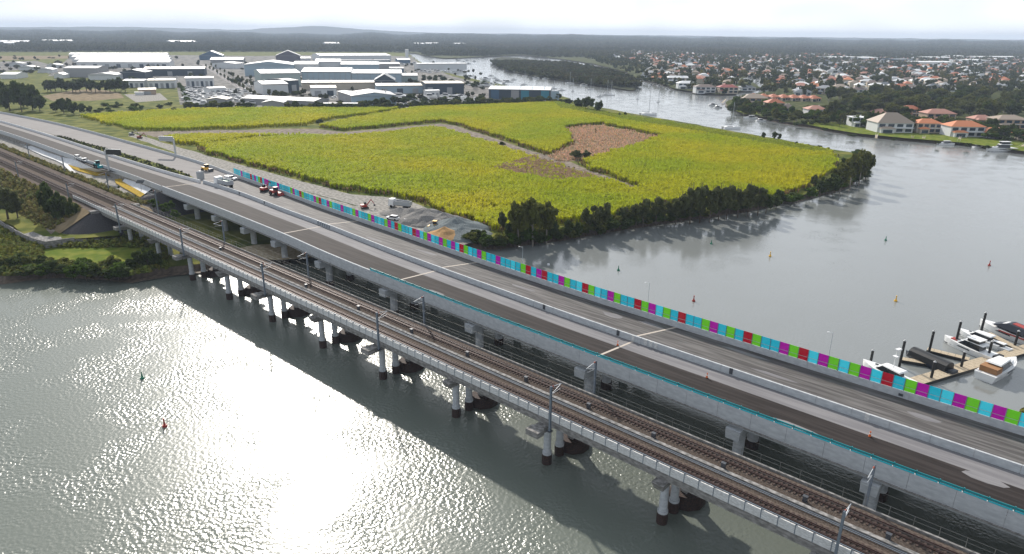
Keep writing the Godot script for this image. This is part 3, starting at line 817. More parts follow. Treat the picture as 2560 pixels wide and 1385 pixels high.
	structure("road", wedge([[near.call(0.4), 8.96], [func(s): return lerpf(near_n(s), med_n(s), 0.68), 8.96]], W, MS0), M.asphalt_new)
	structure("road", wedge([[func(s): return lerpf(near_n(s), med_n(s), 0.68), 8.97], [med.call(-0.5), 8.97]], W, MS0), M.asphalt_pale)
	structure("road", wedge([[func(s): return tab(FAR_IN, s), 8.97], [far.call(-0.2), 8.97]], W, MS0), M.asphalt_pale)
	structure("planted_strip", wedge([[med.call(0.2), 8.99], [func(s): return tab(FAR_IN, s) - 0.2, 8.99]], -402.0, -252.0), M.grass)
	var bw := thing("roadside_barrier", "long pale concrete barrier along the motorway embankment by the railway", "barrier", br(-300, near_n(-300), 7.0))
	var bm := thing("roadside_barrier", "white concrete barrier beside the planted strip between the motorway carriageways", "barrier", br(-300, med_n(-300), 8.9))
	var bf := thing("roadside_barrier", "pale concrete barrier along the motorway edge facing the cane field", "barrier", br(-300, far_n(-300), 8.9))
	for k in 40:
		var s := MS0 - 10.0 * (k + 1)
		for q in [[bw, near_n, 0.15, 8.2, M.concrete], [bm, med_n, -0.3, 8.9, M.concrete_white], [bf, far_n, 0.2, 8.9, M.concrete]]:
			var mb := MB.new()
			var f: Callable = q[1]
			var a: Vector3 = br(s, f.call(s) + q[2], q[3]); var b: Vector3 = br(s + 9.95, f.call(s + 9.95) + q[2], q[3])
			var w := DN * 0.2
			var h := Vector3.UP * (10.05 - float(q[3]))
			mb.hexa([a - w, b - w, b + w, a + w, a - w * 0.6 + h, b - w * 0.6 + h, b + w * 0.6 + h, a + w * 0.6 + h])
			for i in mb.v.size(): mb.v[i] -= q[0].position
			part("barrier_segment", mb.mesh(), q[4], q[0])
	# white path edge that bends between road and railway
	var kerb := thing("white_kerb", "winding white concrete kerb between the railway and the motorway embankment", "kerb", at(180, 410, 6.5))
	var pts := [[62, 366], [80, 376], [110, 390], [140, 401], [163, 412], [175, 424], [185, 436], [205, 446], [230, 457], [255, 466]]
	for i in pts.size() - 1:
		var a := at(pts[i][0], pts[i][1], 6.45) - kerb.position
		var b := at(pts[i + 1][0], pts[i + 1][1], 6.45) - kerb.position
		var w := (b - a).cross(Vector3.UP).normalized() * (0.75 if i > 3 and i < 6 else 0.45)
		var mb := MB.new()
		mb.hexa([a - w, b - w, b + w, a + w, a - w + Vector3(0, 0.35, 0), b - w + Vector3(0, 0.35, 0), b + w + Vector3(0, 0.35, 0), a + w + Vector3(0, 0.35, 0)])
		part("kerb_piece", mb.mesh(), M.concrete_white, kerb)
	# planted strip shrubs
	var xs := []
	for k in 420:
		var s := rf(-400, -254)
		xs.append(Transform3D(yaw(rf(0, 6)).scaled(Vector3.ONE * rf(0.10, 0.2)), br(s, lerpf(med_n(s), tab(FAR_IN, s), rf(0.15, 0.85)), 8.95)))
	crowd("median_plants", "low green and brown plants in the strip between the carriageways", "plants", crown(31, 5, 3.5, 3.0, 60, 1.6), xs, 0.06, 0.075, 0.03)
	# variable message sign and blank gantry sign
	sign_gantry(at(273, 427, 8.9), 7.8, 6.4, M.black, "black electronic message sign on a single grey post beside the motorway", -0.18)
	sign_gantry(at(440, 390, 8.95), 7.6, 6.6, M.galv, "blank grey gantry sign on a single post at the motorway edge by the field", PI - 0.15)
	# solar panel on a post on the concrete batter
	var sp := thing("solar_panel", "dark solar panel on a thin post on the white concrete slope", "solar panel", at(354, 476, 6.9))
	var mbp := MB.new(); mbp.tube(Vector3.ZERO, Vector3(0, 3.0, 0), 0.08, 0.08, 8)
	part("post", mbp.mesh(), M.galv, sp)
	mbp = MB.new(); mbp.box(Vector3.ZERO, Vector3(2.6, 0.08, 1.6))
	part("panel", mbp.mesh(), M.dark_glass, sp, Transform3D(Basis(Vector3.RIGHT, 0.5), Vector3(0, 3.1, 0)))
	# slender lamp posts behind the coloured wall
	for q in [[1307, 690, 617, "white lamp post behind the coloured wall near the riverbank trees"], [1624, 772, 707, "thin pole rising behind the coloured wall over open water"], [2083, 895, 831, "thin pole rising behind the coloured wall near the marina"]]:
		var p := at(q[0], q[2], 14.6)
		var lp := thing("lamp_post", q[3], "lamp post", Vector3(p.x, 0.0, p.z))
		mbp = MB.new(); mbp.tube(Vector3(0, -1, 0), Vector3(0, 14.6, 0), 0.055, 0.04, 8)
		part("post", mbp.mesh(), M.galv, lp)
		mbp = MB.new(); mbp.tube(Vector3(0, 14.5, 0), Vector3(-0.7, 14.66, 0), 0.03, 0.03, 6); mbp.box(Vector3(-0.8, 14.66, 0), Vector3(0.35, 0.08, 0.14))
		part("lamp_head", mbp.mesh(), M.white, lp)
	# traffic cones
	for q in [[1767, 945, "orange traffic cone standing between the asphalt lane and the grey shoulder"], [2174, 1092, "orange traffic cone with a scrap of debris beside it on the asphalt"], [1544, 864, "small orange cone on the pale expansion joint"]]:
		var cn := thing("traffic_cone", q[2], "traffic cone", at(q[0], q[1], 9.0))
		mbp = MB.new(); mbp.box(Vector3(0, 0.03, 0), Vector3(0.42, 0.06, 0.42)); part("base", mbp.mesh(), M.tyre, cn)
		mbp = MB.new(); mbp.tube(Vector3(0, 0.06, 0), Vector3(0, 0.9, 0), 0.17, 0.06, 12); part("cone", mbp.mesh(), M.orange, cn)
		mbp = MB.new(); mbp.tube(Vector3(0, 0.45, 0), Vector3(0, 0.62, 0), 0.125, 0.10, 12); part("band", mbp.mesh(), M.white, cn)

func sign_gantry(p: Vector3, h: float, w: float, face: Material, label: String, turn: float) -> void:
	var o := thing("sign_gantry", label, "sign", p, yaw(turn))
	var mb := MB.new(); mb.box(Vector3(0, h / 2, 0), Vector3(0.6, h, 0.5)); part("post", mb.mesh(), M.galv, o)
	mb = MB.new(); mb.box(Vector3(w / 2, h - 0.3, -0.1), Vector3(w + 0.6, 0.35, 0.35)); part("arm", mb.mesh(), M.galv, o)
	mb = MB.new(); mb.box(Vector3(w / 2 + 0.3, h - 0.5, 0.2), Vector3(w, 1.9, 0.3)); part("sign_face", mb.mesh(), face, o)
	mb = MB.new(); mb.box(Vector3(w / 2 + 0.3, h + 0.55, 0.2), Vector3(w + 0.2, 0.12, 0.6)); part("hood", mb.mesh(), M.steel, o)

# ---------- plants
func crown(sd: int, lobes: int, rx: float, ry: float, quads: int, size: float, base := 0.0, hang := 0.0) -> ArrayMesh:
	var g := RandomNumberGenerator.new()
	g.seed = sd
	var cs := []
	for k in lobes:
		var d := Vector3(g.randfn(), g.randfn(), g.randfn()).normalized() * pow(g.randf(), 0.4)
		cs.append([Vector3(d.x * rx * 0.66, base + ry + d.y * ry * 0.7, d.z * rx * 0.66), g.randf_range(0.20, 0.36) * rx * clampf(sqrt(14.0 / lobes), 0.8, 1.6), g.randf_range(0.6, 1.5)])
	var mb := MB.new()
	for k in quads:
		var l: Array = cs[k % lobes]
		var d := Vector3(g.randfn(), g.randfn() * 0.9 + 0.15, g.randfn()).normalized()
		var p: Vector3 = l[0] + d * Vector3(1, 0.8 + hang * 0.8, 1) * float(l[1]) * pow(g.randf(), 0.33)
		if p.y < base * 0.6: continue
		var nn := (d + Vector3(g.randfn(), g.randfn(), g.randfn()) * 0.8).normalized()
		var a := nn.cross(Vector3(g.randfn(), g.randfn(), g.randfn())).normalized() * size * g.randf_range(0.35, 0.75)
		var b := nn.cross(a).normalized() * size * g.randf_range(0.25, 0.6)
		if hang > 0.0: a = (a + Vector3.DOWN * a.length() * hang * 2.0).normalized() * a.length() * 1.3
		var tn: float = l[2] * g.randf_range(0.8, 1.2)
		mb.tint = Color(tn * g.randf_range(0.95, 1.1), tn, tn * 0.95)
		mb.tri(p - a, p + b, p + a * 0.9)
		mb.tri(p - a, p + a * 0.9, p - b * 0.8)
	return mb.mesh()
func trunk_mesh(sd: int, h: float, r: float, limbs: int, spread: float) -> ArrayMesh:
	var g := RandomNumberGenerator.new()
	g.seed = sd
	var mb := MB.new()
	var bend := Vector3(g.randf_range(-0.5, 0.5), h, g.randf_range(-0.5, 0.5))
	mb.tube(Vector3(0, -1.2, 0), bend * 0.5, r * 1.25, r * 0.8, 7, false)
	mb.tube(bend * 0.5, bend, r * 0.8, r * 0.4, 7, false)
	for k in limbs:
		var t := g.randf_range(0.35, 0.8)
		var w := TAU * (k + g.randf()) / limbs
		mb.tube(bend * t, bend * t + Vector3(cos(w) * spread, h * g.randf_range(0.2, 0.4), sin(w) * spread), r * 0.4, r * 0.12, 5, false)
	return mb.mesh()
var KIND := {}
func make_kinds() -> void:
	# each kind: crowns and trunks for a tree about 10 m high
	KIND = {
		"gum": [[], [], "leaf_olive", "bark_pale", "open crowned gum tree"],
		"oak": [[], [], "leaf_grey", "bark", "tall narrow grey green she-oak"],
		"mangrove": [[], [], "leaf_dark", "bark", "low dense dark mangrove"],
		"bush": [[], [], "leaf_green", "bark", "rounded green bush"],
		"cypress": [[], [], "leaf_dark", "bark", "slim dark cypress"]}
	for k in 4:
		KIND.gum[0].append(crown(100 + k, 30, 4.9, 4.1, 2300, 1.0, 1.5)); KIND.gum[1].append(trunk_mesh(100 + k, 7.5, 0.24, 6, 2.2))
		KIND.oak[0].append(crown(120 + k, 24, 3.7, 4.8, 2200, 0.85, 0.2, 0.2)); KIND.oak[1].append(trunk_mesh(120 + k, 8.5, 0.2, 7, 1.2))
		KIND.mangrove[0].append(crown(140 + k, 26, 5.6, 4.8, 2000, 1.15, 0.1)); KIND.mangrove[1].append(trunk_mesh(140 + k, 6.5, 0.25, 6, 2.6))
		KIND.bush[0].append(crown(160 + k, 16, 5.7, 4.8, 1000, 1.4, 0.1)); KIND.bush[1].append(trunk_mesh(160 + k, 5.0, 0.25, 5, 2.5))
	KIND.cypress[0].append(crown(180, 10, 1.2, 4.9, 900, 0.5, 0.2)); KIND.cypress[1].append(trunk_mesh(180, 8.0, 0.14, 3, 0.4))
func tree(kind: String, p: Vector3, h: float, w: float, label: String, group: String, lf := "") -> void:
	var k: Array = KIND[kind]
	var i: int = rng.randi() % k[0].size()
	var called: String = {"gum": "gum_tree", "oak": "she_oak_tree", "mangrove": "mangrove_tree", "bush": "bush", "cypress": "cypress_tree"}[kind]
	var o := thing(called, label, "bush" if kind == "bush" else "tree", p, yaw(rf(0, TAU)).scaled(Vector3(w, h, w) / 10.0), group)
	part("crown", k[0][i], M[k[2] if lf == "" else lf], o)
	part("trunk", k[1][i], M[k[3]], o)
func tree_px(u: float, v: float, vt: float, kind: String, wpx: float, label: String, group: String, y := LAND, lf := "") -> void:
	var p := at(u, v, y)
	var h := clampf(top_of(p, vt), 1.2, 26.0)
	var dist := (p - eye).dot(fw)
	var w := wpx / FPX * dist
	var norm: float = {"gum": 0.95, "oak": 0.62, "mangrove": 1.25, "bush": 1.35, "cypress": 0.3}[kind]
	tree(kind, p, h, w / norm, label, group, lf)
func crowd(called: String, label: String, category: String, mesh: Mesh, xs: Array, r: float, g: float, b: float, vary := 0.3, m: Material = null, cols: Array = []) -> void:
	var mm := MultiMesh.new()
	mm.transform_format = MultiMesh.TRANSFORM_3D
	mm.use_colors = true
	mm.mesh = mesh
	mm.instance_count = xs.size()
	for i in xs.size():
		mm.set_instance_transform(i, xs[i])
		if cols.size() > 0: mm.set_instance_color(i, cols[i])
		else:
			var k := rf(1.0 - vary, 1.0 + vary)
			mm.set_instance_color(i, Color(r * k * rf(0.85, 1.2), g * k, b * k * rf(0.8, 1.2)))
	var o := MultiMeshInstance3D.new()
	o.name = numbered(called)
	o.multimesh = mm
	o.material_override = M.leaf_varied if m == null else m
	add_child(o)
	tag(o, label, category)
	o.set_meta("kind", "stuff")

func make_trees() -> void:
	make_kinds()
	var bank := "grey green trees crowded along the field's riverbank"
	for q in [[1255, 585, 512, "oak", 26], [1275, 602, 550, "mangrove", 44], [1296, 605, 492, "gum", 70], [1332, 602, 478, "gum", 84], [1366, 598, 494, "gum", 72], [1385, 592, 545, "mangrove", 46], [1420, 590, 545, "mangrove", 40], [1445, 588, 550, "mangrove", 36], [1465, 580, 502, "oak", 34], [1490, 578, 492, "oak", 38], [1512, 575, 490, "oak", 34], [1535, 574, 548, "mangrove", 44], [1570, 570, 545, "mangrove", 44], [1562, 562, 508, "oak", 38], [1590, 562, 497, "oak", 38], [1608, 560, 482, "oak", 38], [1640, 556, 475, "oak", 40], [1662, 552, 490, "oak", 40], [1690, 552, 480, "oak", 42], [1703, 546, 466, "oak", 36], [1725, 549, 440, "oak", 42], [1750, 546, 438, "oak", 42], [1775, 545, 450, "oak", 36], [1797, 540, 442, "oak", 38], [1817, 538, 443, "oak", 40], [1845, 535, 455, "oak", 42], [1870, 532, 440, "oak", 40], [1895, 530, 455, "oak", 42], [1915, 528, 478, "mangrove", 44], [1940, 520, 487, "mangrove", 44], [1975, 506, 490, "bush", 36], [2000, 500, 482, "bush", 36], [2035, 480, 425, "oak", 22], [2050, 487, 435, "mangrove", 48], [2080, 481, 428, "mangrove", 54], [2100, 475, 402, "gum", 54], [2125, 466, 376, "gum", 54], [2148, 454, 366, "gum", 50], [2165, 440, 372, "gum", 40], [2108, 442, 388, "mangrove", 54], [1680, 548, 505, "mangrove", 46], [1735, 540, 500, "mangrove", 46], [1800, 532, 495, "mangrove", 46], [1860, 526, 490, "mangrove", 46], [1620, 556, 520, "mangrove", 46]]:
		tree_px(q[0], q[1], q[2], q[3], q[4], {"oak": "tall narrow grey green tree in the row along the field's riverbank", "gum": "open crowned olive tree at the end of the field's riverbank", "mangrove": "dense dark rounded tree low on the field's riverbank", "bush": "low green bush on the sandy stretch of the field's riverbank"}[q[3]], bank)
	for q in [[1190, 612, 578, 50], [1215, 622, 592, 44], [1252, 622, 590, 44], [1290, 616, 582, 50], [1350, 610, 575, 50], [1400, 601, 572, 40], [1440, 597, 572, 36], [1500, 588, 560, 40], [1560, 578, 552, 36]]:
		tree_px(q[0], q[1], q[2], "mangrove", q[3], "low dark mangrove at the water's edge below the coloured wall", "mangroves at the water's edge below the wall", 0.6)
	# understorey down to the water
	var line := [[1180, 614], [1240, 620], [1330, 609], [1440, 593], [1560, 572], [1700, 552], [1800, 537], [1900, 522], [1945, 512], [1990, 503], [2060, 487], [2110, 474], [2140, 461], [2165, 438], [2172, 410], [2130, 390]]
	for i in line.size() - 1:
		var n := maxi(3, int(Vector2(line[i][0], line[i][1]).distance_to(Vector2(line[i + 1][0], line[i + 1][1])) / 11.0))
		for k in n:
			var t := (k + rf(-0.3, 0.3)) / n
			var w := at(lerpf(line[i][0], line[i + 1][0], t), lerpf(line[i][1], line[i + 1][1], t) - rf(0, 9), 0.9)
			if i in [8, 9] and k % 3: continue
			tree("mangrove" if k % 3 else "bush", w, rf(2.6, 6.0), rf(4.5, 7.5), "shrubby undergrowth below the trees of the field's riverbank", "undergrowth on the field's riverbank", ["leaf_dark", "leaf_olive", "leaf_dark", "leaf_green"][k % 4])
	for q in [[1420, 262, 243, "mangrove", 34], [1445, 272, 240, "mangrove", 40], [1470, 278, 236, "gum", 42], [1497, 282, 246, "mangrove", 34], [1522, 289, 278, "bush", 14], [1562, 294, 276, "bush", 14], [1548, 294, 280, "bush", 16]]:
		tree_px(q[0], q[1], q[2], q[3], q[4], "dark tree in the clump where the field meets the upper river", "trees where the field meets the upper river", LAND, "leaf_dark")
	for q in [[1908, 350, 328, 13], [1935, 353, 326, 18], [1947, 354, 330, 12]]:
		tree_px(q[0], q[1], q[2], "gum", q[3], "small dark tree standing alone on the far edge of the cane field", "lone trees on the far edge of the field", LAND, "leaf_dark")
	for q in [[1990, 362, 352, 14], [2020, 368, 358, 18], [2048, 373, 362, 20], [2068, 378, 366, 18], [1870, 343, 336, 10]]:
		tree_px(q[0], q[1], q[2], "bush", q[3], "small bush on the field edge above the far channel", "small bushes on the field edge above the far channel", LAND, "leaf_dark")
	tree_px(1489, 334, 316, "cypress", 8, "small lone conifer on the brown harvested patch", "")
	tree_px(1256, 366, 352, "bush", 24, "dark bush beside the dirt track through the cane", "", LAND, "leaf_dark")
	tree_px(798, 309, 296, "bush", 30, "dark bush on the ditch between the cane fields", "", LAND, "leaf_dark")
	for q in [[1440, 398, 370, 50], [1465, 396, 374, 40]]:
		tree_px(q[0], q[1], q[2], "bush", q[3], "bare brown scrub beside the harvested patch", "bare scrub beside the harvested patch", LAND, "leaf_grey")
	# west of the motorway
	for q in [[8, 262, 196, 60], [25, 278, 190, 70], [55, 280, 188, 62], [82, 276, 200, 56], [100, 278, 230, 50], [-20, 276, 200, 70], [60, 268, 205, 60]]:
		tree_px(q[0], q[1], q[2], "mangrove", q[3], "big dark tree in the grove beyond the motorway barrier", "grove beyond the motorway barrier", LAND, "leaf_dark")
	for k in 17:
		tree_px(118 + k * 12.2 + rf(-3, 3), 232 - rf(0, 4), rf(186, 197), "oak" if k % 3 else "mangrove", rf(24, 32), "dark tree in the windbreak before the white warehouses", "windbreak before the white warehouses", LAND, "leaf_dark")
	for q in [[140, 280, 250, 30], [160, 284, 242, 40], [185, 286, 246, 40], [205, 285, 254, 30], [225, 282, 262, 24], [170, 276, 240, 36]]:
		tree_px(q[0], q[1], q[2], "mangrove", q[3], "dark scrubby tree by the grass mound beyond the motorway", "scrub by the grass mound", LAND)
	for k in 26:
		tree_px(rf(240, 440), rf(264, 284), 0.0, "bush", rf(16, 34), "green bush in the rough ground beyond the cane field", "bushes in the rough ground", LAND, "leaf_green" if k % 2 else "leaf_dark") if false else tree("bush", at(rf(240, 440), rf(262, 282), LAND), rf(1.5, 3.6), rf(3.5, 8.0), "green bush in the rough ground beside the cane field", "bushes in the rough ground", "leaf_green" if k % 2 else "leaf_dark")

const CANE_A := [[500, 372], [620, 352], [760, 344], [860, 345], [960, 337], [1080, 322], [1115, 328], [1240, 366], [1310, 392], [1390, 416], [1470, 444], [1590, 478], [1640, 492], [1700, 505], [1620, 520], [1540, 540], [1420, 560], [1300, 578], [1240, 578], [1190, 560], [1090, 522], [1020, 494], [960, 484], [880, 478], [760, 447], [620, 410], [520, 384]]
const CANE_B := [[800, 318], [860, 305], [950, 288], [1060, 268], [1200, 262], [1300, 259], [1390, 258], [1440, 270], [1510, 285], [1600, 299], [1700, 315], [1850, 343], [1960, 361], [2080, 386], [2090, 410], [2060, 440], [2020, 466], [1960, 488], [1900, 500], [1800, 510], [1700, 505], [1640, 492], [1600, 466], [1480, 426], [1446, 405], [1530, 387], [1600, 363], [1658, 344], [1560, 322], [1500, 309], [1410, 320], [1430, 360], [1370, 388], [1330, 374], [1250, 346], [1140, 311], [1100, 305], [1040, 310], [960, 318], [860, 326]]
const CANE_C := [[200, 292], [330, 285], [480, 276], [700, 273], [900, 271], [1010, 272], [940, 284], [800, 302], [770, 314], [700, 317], [600, 321], [480, 326], [350, 327], [270, 312]]
const CANE_D := [[400, 348], [500, 340], [640, 342], [760, 340], [620, 349], [500, 366], [440, 359]]
func make_fields() -> void:
	var g := RandomNumberGenerator.new()
	g.seed = 77
	var clumps := []
	for k in 3:
		var mb := MB.new()
		for i in 9:
			var w := TAU * (i + g.randf()) / 9.0
			var d := Vector3(cos(w), 0, sin(w))
			var sd := d.cross(Vector3.UP) * g.randf_range(0.10, 0.2)
			var q0 := d * 0.15
			var h := g.randf_range(1.7, 2.5)
			var q1 := d * g.randf_range(0.25, 0.5) + Vector3.UP * h
			var q2 := d * g.randf_range(0.9, 1.5) + Vector3.UP * (h - g.randf_range(-0.3, 0.6))
			mb.tri(q0 - sd, q1 - sd, q1 + sd); mb.tri(q0 - sd, q1 + sd, q0 + sd)
			mb.tri(q1 - sd, q2, q1 + sd)
		clumps.append(mb.mesh())
	var dry := px_poly([[1235, 428], [1330, 400], [1400, 410], [1480, 440], [1520, 455], [1380, 458], [1290, 442]], LAND)
	var green := px_poly([[1380, 256], [1440, 266], [1620, 302], [1900, 350], [2080, 386], [2030, 388], [1800, 345], [1560, 305], [1400, 275]], LAND)
	for f in [[CANE_A, "tall yellow green sugar cane in the field beside the construction yard", 1.5], [CANE_B, "tall yellow green sugar cane in the field along the wide river", 1.6], [CANE_C, "yellow green cane in the field before the industrial sheds", 1.9], [CANE_D, "yellow green cane in the narrow field strip by the motorway", 1.7]]:
		var poly := px_poly(f[0], LAND)
		var r := Rect2(poly[0], Vector2.ZERO)
		for p in poly: r = r.expand(p)
		sheet("field", poly, LAND + 0.03, M.cane_floor)
		var xs := []
		var cols := []
		var step: float = f[2]
		# rows run along the bridges' direction, as the planting does
		var c := r.get_center()
		var half := r.size.length() / 2
		var ax := Vector2(DS.x, DS.z); var ay := Vector2(DN.x, DN.z)
		var k := int(half / step)
		for i in range(-k, k):
			for j in range(-k, k):
				var p := c + ax * (i * step + rf(-0.6, 0.6)) + ay * (j * step + rf(-0.35, 0.35))
				var edge := Vector2(noise.get_noise_2d(p.x * 6, p.y * 6), noise.get_noise_2d(p.y * 6, p.x * 6 + 99)) * 5.0
				if not Geometry2D.is_point_in_polygon(p + edge, poly): continue
				var big := noise.get_noise_2d(p.x * 1.2, p.y * 1.2)
				var fine := noise.get_noise_2d(p.x * 7.0 + 300, p.y * 7.0)
				if fine < -0.5 and rng.randf() < 0.4: continue
				var col := Color(0.50, 0.47, 0.012).lerp(Color(0.36, 0.43, 0.014), clampf(0.5 + big * 1.1 + fine * 0.15, 0, 1))
				if Geometry2D.is_point_in_polygon(p, green): col = col.lerp(Color(0.17, 0.24, 0.03), 0.6)
				if Geometry2D.is_point_in_polygon(p, dry) and rng.randf() < 0.72: col = Color(0.36, 0.25, 0.15)
				var b := rf(0.86, 1.14)
				xs.append(Transform3D(yaw(rf(0, TAU)).scaled(Vector3(1.15, rf(0.9, 1.15), 1.15) * (1.0 + fine * 0.12)), Vector3(p.x, LAND, p.y)))
				cols.append(Color(col.r * b, col.g * b, col.b * b))
		crowd("sugar_cane", f[1], "crop", clumps[0], xs, 0, 0, 0, 0, M.cane, cols)
	# dry tussocks along the field edges and tracks, and stubble on the harvested patch
	var xs2 := []
	for f in [CANE_A, CANE_B]:
		var poly := px_poly(f, LAND)
		for i in poly.size():
			var a := poly[i]; var b := poly[(i + 1) % poly.size()]
			for k in int(a.distance_to(b) / 0.9):
				var p := a.lerp(b, rng.randf()) + Vector2(rf(-2.2, 2.2), rf(-2.2, 2.2))
				xs2.append(Transform3D(yaw(rf(0, TAU)).scaled(Vector3.ONE * rf(0.35, 0.8)), Vector3(p.x, LAND, p.y)))
	crowd("dry_grass_edge", "brown dry grass along the edges of the cane fields", "grass", clumps[1], xs2, 0.22, 0.16, 0.07, 0.35, M.cane)
	xs2 = []
	var patch := px_poly([[1415, 322], [1500, 313], [1560, 325], [1650, 344], [1600, 360], [1530, 383], [1460, 402], [1400, 405], [1370, 392], [1430, 362]], LAND)
	var rr := Rect2(patch[0], Vector2.ZERO)
	for p in patch: rr = rr.expand(p)
	for k in 9000:
		var p := Vector2(rf(rr.position.x, rr.end.x), rf(rr.position.y, rr.end.y))
		var edge := Vector2(noise.get_noise_2d(p.x * 5, p.y * 5), noise.get_noise_2d(p.y * 5, p.x * 5 + 99)) * 9.0
		if Geometry2D.is_point_in_polygon(p + edge, patch): xs2.append(Transform3D(yaw(rf(0, TAU)).scaled(Vector3.ONE * rf(0.25, 0.55)), Vector3(p.x, LAND, p.y)))
	crowd("cane_stubble", "pinkish brown stubble on the harvested patch", "stubble", clumps[2], xs2, 0.60, 0.43, 0.29, 0.2, M.cane)
	# far woods: crowns farther off stand for larger clumps
	var wood := crown(51, 7, 5.5, 5.0, 150, 2.4, 0.3)
	xs2 = []
	var fcols := []
	for i in 225:
		var dist := 1960.0 * exp(i * 0.0072)
		var step := dist / 150.0
		for j in 250:
			var az := -0.80 + (j + rf(-0.5, 0.5)) / 250.0 * 1.6
			var d2 := dist * (1.0 + rf(-0.004, 0.004))
			var p := Vector2(sin(az) * d2, -cos(az) * d2)
			if not Geometry2D.is_point_in_polygon(p, far_land): continue
			var dens := 1.0
			if az > 0.16 and d2 < 2500.0 + 900.0 * noise.get_noise_1d(az * 400.0): dens = 0.0
			if dens < 1.0: continue
			if noise.get_noise_2d(p.x * 0.35, p.y * 0.35) < -0.30: continue
			var y := maxf(LAND, far_height(az, d2))
			var k := clampf(step / 12.0, 0.95, 3.2)
			k *= rf(0.75, 1.25)
			xs2.append(Transform3D(yaw(rf(0, TAU)).scaled(Vector3(k, clampf(k, 0.9, 1.6) * rf(0.7, 1.7), k)), Vector3(p.x, y, p.y)))
			var pat := clampf(0.5 + 1.1 * noise.get_noise_2d(p.x * 0.22 + 900, p.y * 0.22), 0, 1)
			var fc := Color(0.050, 0.064, 0.030).lerp(Color(0.115, 0.115, 0.050), pat * rf(0.4, 1.0))
			fcols.append(fc)
	crowd("forest", "dark grey green woods stretching to the horizon", "forest", wood, xs2, 0, 0, 0, 0, null, fcols)
	# wooded island
	xs2 = []
	for k in 2600:
		var p := Vector2(rf(-120, 190), rf(-1560, -850))
		if Geometry2D.is_point_in_polygon(p, island_land): xs2.append(Transform3D(yaw(rf(0, TAU)).scaled(Vector3(1.05, rf(0.7, 1.15), 1.05)), Vector3(p.x, 1.0, p.y)))
	crowd("island_mangroves", "dense dark mangrove wood covering the river island", "forest", wood, xs2, 0.062, 0.070, 0.028, 0.4)

